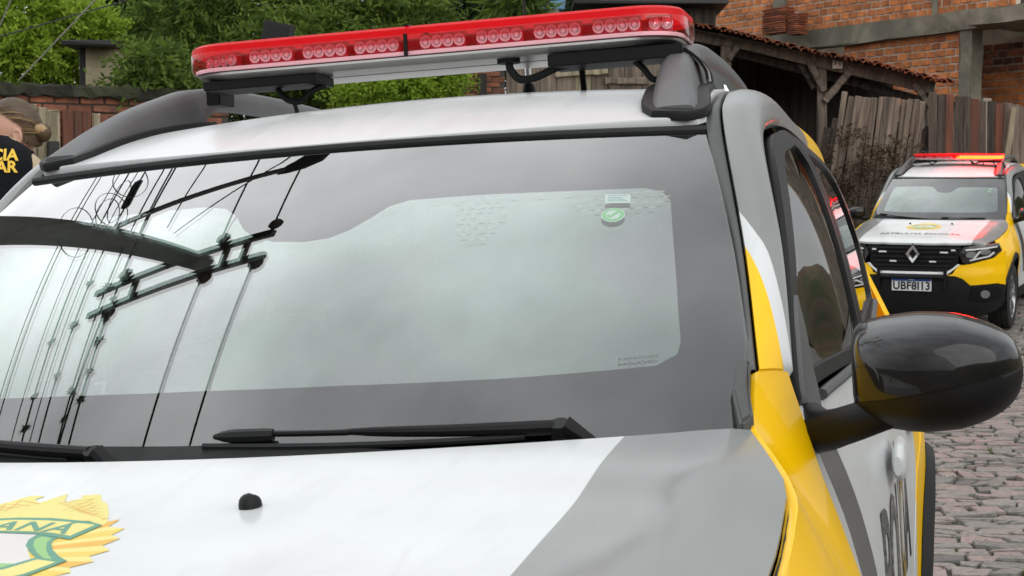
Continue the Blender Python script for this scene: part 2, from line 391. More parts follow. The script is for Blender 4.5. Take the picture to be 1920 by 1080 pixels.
def text_geo(s, size, font=None, align='CENTER', shear=0, spacing=1, bold=0):
    cu = bpy.data.curves.new('t', 'FONT'); cu.body = s; cu.size = size; cu.align_x = align; cu.align_y = 'CENTER'; cu.shear = shear; cu.space_character = spacing; cu.offset = bold
    cu.resolution_u = 3; cu.fill_mode = 'FRONT'
    o = bpy.data.objects.new('t', cu); COL.objects.link(o); dg = bpy.context.evaluated_depsgraph_get(); dg.update()
    me = bpy.data.meshes.new_from_object(o.evaluated_get(dg))
    bm = bmesh.new(); bm.from_mesh(me); bmesh.ops.triangulate(bm, faces=bm.faces[:]); bmesh.ops.remove_doubles(bm, verts=bm.verts[:], dist=1e-6)
    P = np.array([(v.co.x, v.co.y) for v in bm.verts]); Fc = [tuple(v.index for v in f.verts) for f in bm.faces]; bm.free()
    bpy.data.objects.remove(o); bpy.data.curves.remove(cu); bpy.data.meshes.remove(me)
    return P, Fc
# ------------------------------------------------------------------ shape of the car (car frame, metres)
_hz = Curve1([(.02, .905), (.06, .945), (.12, .968), (.25, 1.0), (.45, 1.025), (.7, 1.048), (.85, 1.061), (1.03, 1.075), (1.2, 1.099), (1.45, 1.118)])
_hk = np.array([(.1, .66), (.35, .735), (.5, .760), (.83, .780), (1.0, .782), (1.17, .779), (1.20, .775), (1.23, .767), (1.40, .714)])   # hood side edge x(y), kinked near the windscreen
def _hx(y): return np.interp(y, _hk[:, 0], _hk[:, 1])
def H(x, y):
    a = np.abs(x); c = .64+(y-.74)*.105
    z = _hz(y)-.012*(a/.6)**2+.0022*np.exp(-((a-c)/.05)**2)
    d = np.maximum(0, a-c); z = z-.20*d-.5*d*d
    z = z+.004*np.exp(-((a-.30)/.05)**2)*np.clip((1.2-y)/.3, 0, 1)
    return z
def hood_rear(x): return 1.205+.385*x*x
def windscreen(p):                                 # p = (s across -1..1, t base to top 0..1)
    s, t = p[:, 0], p[:, 1]
    x0, y0, z0 = .700*s, 1.235+.185*s*s, 1.068+.027*s*s
    x1, y1, z1 = .606*s, 1.868+.102*s*s, 1.517-.009*s*s
    b = 4*t*(1-t)
    x = x0+(x1-x0)*t; y = y0+(y1-y0)*t; z = z0+(z1-z0)*t
    nb = .016*b*(1-.25*s*s)
    return np.stack([x+.010*b*s, y-nb*.56, z+nb*.83], 1)
_rz = Curve1([(1.86, 1.523), (1.90, 1.537), (2.0, 1.571), (2.1, 1.599), (2.25, 1.628), (2.45, 1.650), (2.75, 1.660), (3.1, 1.656), (3.5, 1.630), (3.8, 1.603), (3.95, 1.585)])
def Rf(x, y): return _rz(y)-.085*x*x
# side frame curves: A0 glass edge, A1 outer edge of the pillar strip, A2 door opening
A0 = catmull([(.704, 1.49, 1.150), (.665, 1.755, 1.318), (.610, 1.975, 1.508), (.597, 2.12, 1.561), (.588, 2.4, 1.603), (.580, 3.0, 1.612), (.57, 3.5, 1.594), (.555, 3.92, 1.556)], 12)
A1 = catmull([(.719, 1.49, 1.163), (.679, 1.76, 1.322), (.631, 1.99, 1.512), (.618, 2.12, 1.571), (.609, 2.4, 1.611), (.601, 3.0, 1.620), (.591, 3.5, 1.602), (.577, 3.92, 1.563)], 12)
A2 = catmull([(.758, 1.575, 1.152), (.731, 1.82, 1.316), (.690, 2.05, 1.487), (.682, 2.25, 1.528), (.690, 2.5, 1.544), (.686, 3.0, 1.545), (.700, 3.4, 1.515), (.690, 3.86, 1.46)], 12)
_g = Curve1([(1.03, .838), (1.08, .826), (1.12, .815), (1.2, .803), (1.32, .780), (1.45, .742), (1.52, .706), (1.58, .65)])
_s = Curve1([(.18, .80), (.28, .835), (.42, .852), (.6, .862), (.8, .862), (.9, .858), (.97, .850), (1.03, .838)])
def taper(y, z): 
    k = np.tanh((np.maximum(0, 2.5-y)/.6)**2); return (.030+.022*np.clip((z-.7)/.3, 0, 1))*k
def rear_in(y, z): 
    d = np.maximum(0, y-3.25); return .10*d*d+.10*np.maximum(0, y-3.95)**1.5
def S(y, z):
    base = np.where(z > 1.03, _g(z), _s(z))
    haunch = .050*np.exp(-((y-3.44)/.42)**2)*np.clip((1.10-z)/.25, 0, 1)*np.clip((z-.2)/.3, 0, 1)
    return base-taper(y, z)-rear_in(y, z)+haunch
_zt0 = [(y_, float(H(np.array(_hx(y_)), np.array(y_)))-.002) for y_ in (.30, .4, .5, .65, .8, .95, 1.05, 1.15, 1.2, 1.25, 1.3, 1.36)]
_zt = Curve1(_zt0+[(1.40, 1.098), (1.45, 1.130), (1.49, 1.160), (1.53, 1.158), (1.6, 1.148)])
def _xt(y): return np.where(np.asarray(y) < 1.40, _hx(y)+.0075+.006*np.clip((1.19-np.asarray(y))/.06, 0, 1), np.interp(y, [1.40, 1.45, 1.49, 1.53, 1.58], [.7215, .719, .720, .739, .758]))
_xs = Curve1([(.20, .76), (.32, .83), (.45, .875), (.62, .900), (.84, .908), (1.05, .898), (1.2, .876), (1.3, .866), (1.45, .866), (1.6, .846)])
def fend(y, z):
    zt, xt, xs = _zt(y), _xt(y), _xs(y)
    u = np.clip((zt-z)/(zt-.75), 0, 1); x = xt+(xs-xt)*(1-(1-u)**1.6)
    return np.where(z < .75, x-.12*np.maximum(0, .75-z)**1.5, x)
def front(x, z):                                   # nose: y(x, z)
    a = np.abs(x); w = np.clip(a/.90, 0, 1)
    zz = Curve1([(.15, .10), (.25, .05), (.36, .02), (.50, .0), (.62, .005), (.72, .03), (.80, .035), (.90, .045), (.97, .075), (1.02, .14)])(z)
    return zz+.05*w**2+.34*w**5
# ------------------------------------------------------------------ the car
def ident(f): return lambda p: f(p)
def hood_map(p): return np.stack([p[:, 0], p[:, 1], H(p[:, 0], p[:, 1])], 1)
def roof_map(p): return np.stack([p[:, 0], p[:, 1], Rf(p[:, 0], p[:, 1])], 1)
def side_map(p): return np.stack([S(p[:, 0], p[:, 1]), p[:, 0], p[:, 1]], 1)
def fend_map(p): return np.stack([fend(p[:, 0], p[:, 1]), p[:, 0], p[:, 1]], 1)
def front_map(p): return np.stack([p[:, 0], front(p[:, 0], p[:, 1]), p[:, 1]], 1)
def rear_y(x, z):
    w = np.clip(np.abs(x)/.86, 0, 1)
    return Curve1([(.2, 4.22), (.35, 4.33), (.6, 4.34), (.85, 4.30), (1.05, 4.26), (1.25, 4.17), (1.45, 4.02), (1.57, 3.93), (1.62, 3.90)])(z)-.05*w*w-.22*w**6
def rear_map(p): return np.stack([p[:, 0], rear_y(p[:, 0], p[:, 1]), p[:, 1]], 1)
def mirror_poly(half): return list(half)+[(-x, y) for x, y in half[::-1]]
def arc(cx, cy, r, a0, a1, n): return [(cx+r*math.cos(rad(a0+(a1-a0)*i/n)), cy+r*math.sin(rad(a0+(a1-a0)*i/n))) for i in range(n+1)]
ONE = lambda A: np.ones(len(A))

def drape(name, P, F, mapf, m, parent, lift=.0012, out=(0, 0, 1)):
    X = np.array(mapf(P)); e = 1e-4
    dx = np.array(mapf(P+np.array([e, 0])))-X; dy = np.array(mapf(P+np.array([0, e])))-X
    n = np.cross(dx, dy); n /= np.linalg.norm(n, axis=1)[:, None]
    if (n@np.array(out, float)).sum() < 0: n = -n; F = [f[::-1] for f in F]
    X = X+n*lift
    return obj(name, X, F, m, parent)
def decal(name, poly, mapf, m, parent, lift, step=.02, holes=()):
    P, T = tri2d(poly, holes, step); return drape(name, P, [tuple(t) for t in T], mapf, m, parent, lift)

def emblem(parent):
    X0, Y0 = -.035, 0
    cols = {'emblem_pale': (.74, .66, .22), 'emblem_yellow': (.74, .54, .10), 'emblem_orange': (.72, .42, .07), 'emblem_teal': (.10, .29, .20), 'emblem_green': (.27, .50, .19), 'emblem_white': (.66, .64, .62), 'emblem_line': (.66, .38, .08)}
    for k, c in cols.items(): mat(k, c, .5, spec=.3, var=.05)
    hm = lambda p: hood_map(p+np.array([X0, Y0]))
    e = empty('emblem', parent)
    def sym(h): return [(x, y) for x, y in h]+[(-x, y) for x, y in h[::-1] if abs(x) > 1e-6]
    L = [0]
    def add(name, poly, m, step=.02):
        L[0] += 1; return decal(name, poly, hm, m, e, .0004+L[0]*.00009, step)
    # sunburst of pleated rays, each pleat a lit and an orange half
    tips = [(.129, .957), (.156, .918), (.173, .877), (.186, .832), (.190, .793), (.186, .758), (.176, .72), (.160, .685), (.138, .655), (.108, .632), (.072, .617), (.03, .610)]
    nots = [(.118, .945), (.133, .925), (.156, .890), (.168, .850), (.175, .812), (.176, .774), (.170, .738), (.157, .702), (.138, .672), (.112, .648), (.080, .631), (.045, .622), (0, .620)]
    out = []
    for a, b in zip(nots, tips): out += [a, b]
    out.append(nots[-1])
    add('sunburst', sym([(0, .95)]+out), 'emblem_pale')
    L[0] += 1
    for sgn in (1, -1):
        for i, t in enumerate(tips):
            c = (0, .80); a, b = t, nots[i+1]
            q = [(c[0]+.25*(a[0]-c[0]), c[1]+.25*(a[1]-c[1])), a, b, (c[0]+.25*(b[0]-c[0]), c[1]+.25*(b[1]-c[1]))]
            decal('ray', [(sgn*x, y) for x, y in q], hm, 'emblem_yellow' if i % 2 else 'emblem_orange', e, .0004+L[0]*.00009)
    eagle = [(0, 1.071), (.010, 1.050), (.016, 1.036), (.030, 1.051), (.024, 1.063), (.045, 1.066), (.063, 1.037), (.076, 1.026), (.100, .985), (.121, .945), (.123, .932), (.096, .950), (.04, .958), (0, .96)]
    add('eagle', sym(eagle), 'emblem_pale', .012)
    L[0] += 1
    for sgn in (1, -1):                      # feather lines of the wings
        for i in range(7):
            x0, y0 = .012+i*.008, 1.030-i*.006
            x1, y1 = .050+i*.0105, 1.050-i*.0155
            x2, y2 = .036+i*.0125, .972+(6-i)*.004-.008*(i > 3)
            for (ax, ay, bx, by) in ((x0, y0, x1, y1), (x1-.004, y1-.004, x2, y2)):
                d = math.hypot(bx-ax, by-ay); nx, ny = -(by-ay)/d*.0013, (bx-ax)/d*.0013
                decal('feather', [(sgn*(ax+nx), ay+ny), (sgn*(bx+nx*.4), by+ny*.4), (sgn*(bx-nx*.4), by-ny*.4), (sgn*(ax-nx), ay-ny)], hm, 'emblem_line', e, .0004+L[0]*.00009)
    add('shield_field', sym([(0, .905), (.072, .893), (.085, .85), (.10, .825), (.125, .79), (.11, .72), (.06, .69), (0, .68)]), 'emblem_white')
    add('shield_hill', sym([(0, .775), (.05, .79), (.11, .785), (.115, .75), (.09, .72), (0, .70)]), 'emblem_green')
    L[0] += 1
    for k in range(12):
        a = rad(k*30+15); q = [(.02*math.cos(a-.2), .812+.02*math.sin(a-.2)), (.052*math.cos(a), .812+.052*math.sin(a)), (.02*math.cos(a+.2), .812+.02*math.sin(a+.2))]
        decal('sun_ray', q, hm, 'emblem_yellow', e, .0004+L[0]*.00009)
    add('sun_disc', arc(0, .812, .024, 0, 345, 23), 'emblem_orange', .01)
    cr = [(34, 893), (37, 872), (47, 850), (67, 825), (88, 803), (106, 791), (118, 788), (127, 793), (108, 810), (89, 831), (74, 853), (67, 868), (68, 877), (53, 884)]
    cg = [(45, 884), (44, 872), (56, 849), (75, 824), (95, 803), (113, 793), (94, 814), (79, 835), (65, 860), (62, 875)]
    for nm, q, m in (('shield_edge', cr, 'emblem_teal'), ('shield_inlay', cg, 'emblem_green')):
        L[0] += 1
        for sgn in (1, -1): decal(nm, [(sgn*(x/1000+.035), y/1000) for x, y in q], hm, m, e, .0004+L[0]*.00009, .012)
    add('banner_edge', sym([(0, .967), (.043, .963), (.099, .945), (.124, .929), (.120, .870), (.069, .893), (.02, .901), (0, .902)]), 'emblem_teal')
    add('banner', sym([(0, .957), (.045, .952), (.079, .943), (.115, .930), (.112, .884), (.082, .898), (.052, .905), (0, .911)]), 'emblem_pale')
    add('lower_banner_edge', sym([(0, .72), (.06, .735), (.105, .770), (.122, .804), (.162, .793), (.150, .745), (.10, .690), (.04, .668), (0, .665)]), 'emblem_teal')
    add('lower_banner', sym([(0, .712), (.063, .727), (.112, .764), (.127, .797), (.153, .788), (.142, .749), (.095, .698), (.04, .677), (0, .674)]), 'emblem_pale')
    L[0] += 1
    def curved_text(s, size, base, bend):
        P, F = text_geo(s, size, shear=0, spacing=1.05, bold=size*.02)
        q = P.copy(); q[:, 1] = base+P[:, 1]*1.0-bend*P[:, 0]**2
        drape('lettering', q, F, hm, 'emblem_teal', e, .0004+L[0]*.00009)
    curved_text('PARAN\u00c1', .050, .9285, 2.1); curved_text('MILITAR', .045, .692, -4.4)
    return e

def wheel(parent, x, y, s):
    w = empty('wheel', parent); c = np.array([x, y, .345])
    prof = [(-.105, .235), (-.112, .27), (-.110, .31), (-.095, .338), (-.06, .345), (-.03, .346), (-.026, .339), (-.018, .339), (-.014, .346), (.014, .346), (.018, .339), (.026, .339), (.03, .346), (.06, .345), (.095, .338), (.110, .31), (.112, .27), (.105, .235)]
    n = 48; V = []; F = []
    for i in range(n):
        a = 2*math.pi*i/n
        for (px, r) in prof: V.append(c+np.array([px, r*math.cos(a), r*math.sin(a)]))
    m_ = len(prof)
    for i in range(n):
        for k in range(m_-1): F.append((i*m_+k, i*m_+k+1, ((i+1) % n)*m_+k+1, ((i+1) % n)*m_+k))
    obj('tyre', V, F, 'tyre', w)
    prof = [(.100, .238), (.085, .228), (.06, .215), (-.09, .215)]; V = []; F = []
    for i in range(n):
        a = 2*math.pi*i/n
        for (px, r) in prof: V.append(c+np.array([px*s, r*math.cos(a), r*math.sin(a)]))
    m_ = len(prof)
    for i in range(n):
        for k in range(m_-1): F.append((i*m_+k, i*m_+k+1, ((i+1) % n)*m_+k+1, ((i+1) % n)*m_+k))
    parts = [(V, F)]
    for k in range(5):                        # five split spokes
        a = 2*math.pi*k/5+.3
        for da in (-.16, .16):
            d = np.array([0, math.cos(a+da), math.sin(a+da)]); d0 = np.array([0, math.cos(a), math.sin(a)])
            parts.append(tube_geo([c+np.array([.07*s, 0, 0])+d0*.04, c+np.array([.085*s, 0, 0])+d*.14, c+np.array([.075*s, 0, 0])+d*.225], [.022, .017, .02], 6))
    parts.append(tube_geo([c+np.array([.03*s, 0, 0]), c+np.array([.09*s, 0, 0])], .055, 20))
    solid('rim', join_geo(parts), 'alloy', w)
    V, F = tube_geo([c+np.array([-.02*s, 0, 0]), c+np.array([.015*s, 0, 0])], .14, 24); solid('brake_disc', (V, F), 'alloy', w)
    return w

def mirror(parent, s):
    e = empty('wing_mirror', parent)
    X = [.838, .842, .855, .885, .923, .965, 1.000, 1.022, 1.038, 1.046, 1.048]
    top = Curve1([(.838, 1.196), (.842, 1.206), (.855, 1.214), (.885, 1.220), (.923, 1.223), (.965, 1.2195), (1.0, 1.209), (1.022, 1.199), (1.038, 1.186), (1.046, 1.172), (1.0495, 1.158)])
    bot = Curve1([(.838, 1.100), (.842, 1.089), (.855, 1.080), (.885, 1.072), (.923, 1.067), (.965, 1.069), (1.0, 1.079), (1.022, 1.090), (1.038, 1.104), (1.046, 1.118), (1.0495, 1.132)])
    fr = Curve1([(.838, 1.505), (.842, 1.49), (.855, 1.468), (.885, 1.442), (.923, 1.430), (.965, 1.432), (1.0, 1.448), (1.022, 1.468), (1.038, 1.495), (1.046, 1.515), (1.0495, 1.54)])
    ye = 1.585; nf, nlo = 22, 8; sp = lambda x: 1.116+(x-.845)*.17
    XS = np.unique(np.concatenate([np.linspace(.838, .86, 7), np.linspace(.86, 1.0, 10), np.linspace(1.0, 1.0495, 10)]))
    up = []; lo = []
    for x in XS:
        zt, zb, yf = top(x), bot(x), fr(x); zc, hz = (zt+zb)/2, (zt-zb)/2; zs = np.clip(sp(x), zb+.02*hz, zt-.02*hz)
        def P(z, g=0):
            w = np.clip(abs(z-zc)/hz, 0, 1); return (s*x, ye-(ye-yf+g)*(1-w**3.6)**.5, z)
        th = np.linspace(0, 1, nf)
        up.append([P(zs+(zt-zs)*math.sin(t*math.pi/2)) for t in th]+[(s*x, ye, zt)])
        lo.append([(s*x, ye, zt-.001), (s*x, ye, zs), (s*x, ye, zb)]+[P(zb+(zs-zb)*(1-math.cos(t*math.pi/2)), -.003) for t in np.linspace(0, 1, nlo+4)]+[(s*x, yf+.012, zs+.004)])
    def sheet(name, rows, m, cap=False):
        n = len(rows[0]); V = [p for r in rows for p in r]; F = []
        for i in range(len(rows)-1):
            for k in range(n-1): q = (i*n+k, i*n+k+1, (i+1)*n+k+1, (i+1)*n+k); F.append(q if s < 0 else q[::-1])
        if cap: F.append(tuple(range(n))); F.append(tuple((len(rows)-1)*n+k for k in range(n)))
        return obj(name, V, F, m, e, angle=60)
    sheet('mirror_cap', up, 'gloss_black', True); sheet('mirror_shell', lo, 'mirror_black', True)
    P, T = tri2d([(s*x, z) for x, z in [(.855, 1.10), (.855, 1.19), (.90, 1.203), (.98, 1.20), (1.02, 1.175), (1.03, 1.14), (1.01, 1.10), (.95, 1.085), (.89, 1.088)]], (), .05)
    obj('mirror_glass', [(p[0], 1.587, p[1]) for p in P], [tuple(t) for t in T], 'chrome', e)
    pts = [(s*.772, 1.60, 1.070), (s*.80, 1.545, 1.074), (s*.835, 1.515, 1.086), (s*.87, 1.505, 1.098), (s*.90, 1.51, 1.105)]
    V, F = tube_geo(catmull(pts, 5), np.interp(np.linspace(0, 1, 21), [0, .15, .4, .8, 1], [.037, .029, .025, .023, .022]), 16)
    V = np.array(V); solid('mirror_arm', (V, F), 'mirror_black', e)
    return e

def rail(parent, s):
    """tall blade-like roof rail: broad foot at the front, open bridge, foot at the back"""
    top = [(1.985, 1.556), (2.03, 1.580), (2.10, 1.614), (2.2, 1.653), (2.30, 1.682), (2.42, 1.710), (2.6, 1.727), (2.9, 1.730), (3.2, 1.722), (3.42, 1.702), (3.56, 1.670), (3.68, 1.628)]
    low = [(3.68, 1.606), (3.46, 1.622), (3.40, 1.655), (3.33, 1.676), (3.0, 1.684), (2.7, 1.682), (2.52, 1.672), (2.455, 1.645), (2.43, 1.600), (2.30, 1.582), (2.15, 1.562), (2.05, 1.549), (1.985, 1.544)]
    tp = Curve1(top); st = np.concatenate([np.linspace(1.985, 2.43, 16), np.linspace(2.455, 3.40, 14), np.linspace(3.46, 3.68, 6)])
    lw = Curve1([(p[0], p[1]) for p in low])
    xc = Curve1([(1.98, .556), (2.1, .541), (2.2, .529), (2.3, .520), (2.45, .515), (2.8, .516), (3.3, .512), (3.7, .505)])
    n = 14; V = []; F = []
    for y in st:
        zt, zb = tp(y), lw(y); h = zt-zb
        wt = .026 if 2.45 < y < 3.42 else .030-.006*np.clip((y-2.05)/.3, 0, 1); foot = 1 if (y < 2.45 or y > 3.42) else 0
        tipf = np.clip(.78+(y-1.985)/.15, .7, 1)*np.clip((3.70-y)/.08, .2, 1)
        wb = (.044 if foot else .026)*tipf; wtt = wt*min(1, .35+tipf)
        for k in range(n):                    # cross section: narrow rounded top, wider base
            a = 2*math.pi*k/n; cz = math.sin(a); cx = math.cos(a)
            u = .5+.5*np.sign(cz)*abs(cz)**.6; w = wb+(wtt-wb)*u**1.4
            V.append((s*(xc(y)+w*np.sign(cx)*abs(cx)**.55), y, zb+h*u))
    for i in range(len(st)-1):
        for k in range(n):
            k2 = (k+1) % n; q = (i*n+k, i*n+k2, (i+1)*n+k2, (i+1)*n+k); F.append(q[::-1] if s > 0 else q)
    F.append(tuple(range(n)) if s > 0 else tuple(range(n))[::-1]); F.append(tuple((len(st)-1)*n+k for k in range(n))[::-1] if s > 0 else tuple((len(st)-1)*n+k for k in range(n)))
    r = obj('roof_rail', V, F, 'rail_plastic', parent, angle=50)
    # rubber base plate of the front foot, following the roof
    P = [(x, y) for x, y in [(.462, 2.44), (.478, 2.2), (.494, 2.05), (.503, 2.005), (.522, 1.972), (.580, 1.972), (.602, 1.995), (.608, 2.03), (.585, 2.2), (.566, 2.44)]]
    panel('rail_base', [(s*x, y) for x, y in P], roof_map, 'black_plastic', r, step=.03, flange=.012, lift=.011, roll=.004)
    panel('rail_base', [(s*x, y) for x, y in [(.455, 3.42), (.455, 3.70), (.555, 3.70), (.56, 3.42)]], roof_map, 'black_plastic', r, step=.03, flange=.012, lift=.008, roll=.003)
    return r

def rounded_rect(hx, hy, r, n=6):
    p = []
    for cx, cy, a in ((hx-r, hy-r, 0), (-hx+r, hy-r, 90), (-hx+r, -hy+r, 180), (hx-r, -hy+r, 270)): p += arc(cx, cy, r, a, a+90, n)
    return p
def ring_loft(name, rings, m, parent, cap0=True, cap1=True, angle=35):
    n = len(rings[0]); V = [q for r in rings for q in r]; F = []
    for i in range(len(rings)-1):
        for k in range(n): k2 = (k+1) % n; F.append((i*n+k, i*n+k2, (i+1)*n+k2, (i+1)*n+k))
    if cap0: F.append(tuple(range(n))[::-1])
    if cap1: F.append(tuple((len(rings)-1)*n+k for k in range(n)))
    return obj(name, V, F, m, parent, angle=angle)
def light_bar(parent):
    e = empty('light_bar', parent); e.location = (.042, 2.385, 1.709); e.rotation_euler = (0, rad(.5), 0)
    hx, hy = .492, .135
    def ring(dx, z, dy=None):
        dy = dx if dy is None else dy
        return [(x, y, z) for x, y in rounded_rect(hx+dx, hy+dy, .085, 7)]
    ring_loft('base_tray', [ring(-.055, -.008), ring(-.03, -.008), ring(-.012, .0), ring(-.010, .004)], 'aluminium', e)
    ring_loft('lens', [ring(-.012, .0045), ring(-.003, .008), ring(0, .016), ring(0, .044)], 'pink_lens', e, False, False)
    ring_loft('lens_upper', [ring(-.0005, .0435), ring(-.002, .030)], 'red_lens', e, False, False)
    ring_loft('top_cap', [ring(-.001, .0442), ring(-.002, .055), ring(-.008, .0605), ring(-.03, .063)], 'red_cap', e, False, True)
    # inner carrier
    ring_loft('carrier', [ring(-.050, .005), ring(-.050, .0425)], 'led_red', e, False, False)
    xs = [-.355, -.245, -.135, .055-.09, .10, .215, .33, .43]
    xs = [-.30, -.19, -.085, .045, .155, .265, .375]
    cache = {}
    def module(cx, cy, rz, nled=4, w=.088):
        if (nled, w) not in cache:
            V, F = box_geo((0, .006, 0), (w, .012, .030)); fm = [0]*len(F); n = 18
            for k in range(nled):
                x = (k-(nled-1)/2)*w/nled; b0 = len(V)
                for r, y in ((.0110, -.001), (.0108, -.006), (.0092, -.0075), (.0078, -.004), (.005, -.002), (.0042, -.0055), (.002, -.0085)):
                    for i in range(n): a = 2*math.pi*i/n; V.append((x+r*math.cos(a), y, r*1.12*math.sin(a)))
                for q in range(6):
                    for i in range(n): i2 = (i+1) % n; F.append((b0+q*n+i, b0+(q+1)*n+i, b0+(q+1)*n+i2, b0+q*n+i2)); fm.append(1 if q in (0, 1, 2, 5) else 2)
                F.append(tuple(b0+6*n+i for i in range(n))[::-1]); fm.append(2)
            o = obj('led_module', V, F, None, e, mats=['led_red', 'led_lens', 'led_core'], fmat=fm); cache[(nled, w)] = o.data
        else:
            o = bpy.data.objects.new('led_module', cache[(nled, w)]); COL.objects.link(o); o.parent = e
        o.location = (cx, cy, .029); o.rotation_euler = (0, 0, rz)
        return o
    for x in xs: module(x, -hy+.018, 0)
    module(-.415, -hy+.045, rad(-24), 4, .085); module(.452, -hy+.036, rad(20), 2, .045)
    for x in xs: module(x, hy-.018, math.pi)
    solid('seam', join_geo([box_geo((-.022, -hy-.0015, .024), (.007, .004, .042)), box_geo((-.022, 0, .0632), (.007, hy*1.9, .003))]), 'satin_black', e)
    ring_loft('lens_ledge', [ring(-.02, .005), ring(-.006, .0065), ring(-.006, .0135), ring(-.02, .015)], 'led_lens', e, False, False)
    # brackets
    box('bracket', (-.335, -.055, -.018), (.235, .10, .018), 'satin_black', e, bev=.002)
    box('bracket', (.365, -.055, -.022), (.25, .10, .024), 'satin_black', e, bev=.002)
    box('bracket_foot', (.468, .02, -.045), (.012, .06, .06), 'satin_black', e, bev=.002); box('bracket_foot', (-.475, .02, -.03), (.03, .07, .03), 'satin_black', e, bev=.002)
    # steel strap hooked over the rail
    for (m_, y0, w, dx) in (('satin_black', -.075, .016, -.010), ('aluminium', -.045, .046, -.012), ('satin_black', -.012, .018, -.010)):
        q = catmull([(.455, -.012), (.492, -.012), (.520, -.030), (.538, -.055), (.542, -.075)], 4); V = []; F = []
        for i, (x, z) in enumerate(q):
            for yy in (y0-w/2, y0+w/2): V += [(x+dx, yy, z), (x+dx-.004, yy, z-.004)]
        for i in range(len(q)-1):
            a = i*4; b = a+4; F += [(a, a+2, b+2, b), (a+1, b+1, b+3, a+3), (a, b, b+1, a+1), (a+2, a+3, b+3, b+2)]
        F += [(0, 1, 3, 2), (len(V)-4, len(V)-2, len(V)-1, len(V)-3)]
        solid('strap', (V, F), m_, e)
    tube('hook', catmull([(.542, .06, -.075), (.548, .06, -.10), (.525, .06, -.105), (.512, .06, -.085)], 5), .003, 'chrome', e, 6)
    tube('hook', catmull([(.542, .075, -.075), (.551, .075, -.10), (.53, .075, -.108), (.512, .075, -.085)], 5), .003, 'chrome', e, 6)
    # cables
    tube('cable', catmull([(.155, -.06, -.009), (.158, -.06, -.028), (.175, -.06, -.047), (.205, -.06, -.046), (.25, -.06, -.030), (.275, -.06, -.026)], 6), [.0075]*31, 'black_plastic', e, 8)
    tube('cable', catmull([(.395, -.06, -.03), (.41, -.06, -.045), (.425, -.06, -.065), (.44, -.06, -.066), (.45, -.05, -.045), (.475, -.04, -.03)], 6), .006, 'black_plastic', e, 8)
    tube('gland', [(.155, -.06, -.016), (.155, -.06, -.006)], .022, 'black_plastic', e, 14)
    tube('cable', catmull([(-.32, -.05, -.027), (-.30, -.05, -.05), (-.27, -.05, -.055), (-.25, -.05, -.038), (-.22, -.05, -.028)], 6), .006, 'black_plastic', e, 8)
    tube('cable', catmull([(-.29, -.05, -.045), (-.284, -.045, -.07), (-.28, -.04, -.10)], 5), .004, 'black_plastic', e, 6)
    tube('stay', [(.278, .02, -.03), (.273, .06, -.095)], .006, 'black_plastic', e, 8)
    box('clamp', (.458, .0, -.09), (.03, .04, .09), 'black_plastic', e, bev=.006)
    # small finned work lamp behind the bar
    R_ = np.array((Matrix.Rotation(rad(25), 3, 'Z')@Matrix.Rotation(rad(14), 3, 'Y')@Matrix.Rotation(rad(-10), 3, 'X')))
    V, F = join_geo([box_geo((0, 0, 0), (.062, .05, .055))]+[box_geo((-.024+k*.0095, -.027, .004), (.003, .014, .042)) for k in range(6)]+[box_geo((.028, -.005, .0), (.012, .06, .05))])
    solid('work_lamp', ([R_@np.array(v)+np.array([-.405, .16, .105]) for v in V], F), 'satin_black', e, bev=.0012)
    return e

def plate(parent, y, s, back=False):
    mat('plate_white', (.72, .73, .74), .4, var=.05); mat('plate_blue', (.012, .045, .22), .4); mat('plate_black', (.01, .01, .012), .5)
    p = box('licence_plate', (0, y, .535), (.40, .004, .13), 'plate_white', parent, bev=.0015)
    f = -1 if not back else 1
    box('blue_band', (0, y+f*.0028, .585), (.394, .0016, .030), 'plate_blue', p, bev=0)
    P, F = text_geo('UBF8I13', .112, spacing=1.04, bold=.0035)
    q = P[:, 0]*.94*(1 if not back else -1); obj('number', np.stack([q, np.full(len(P), y+f*.0030), P[:, 1]*1.02+.519], 1), F if not back else [t[::-1] for t in F], 'plate_black', p, smooth=False)
    P, F = text_geo('BRASIL', .018); obj('country', np.stack([P[:, 0]*(1 if not back else -1), np.full(len(P), y+f*.0042), P[:, 1]+.585], 1), F if not back else [t[::-1] for t in F], 'plate_white', p, smooth=False)
    return p

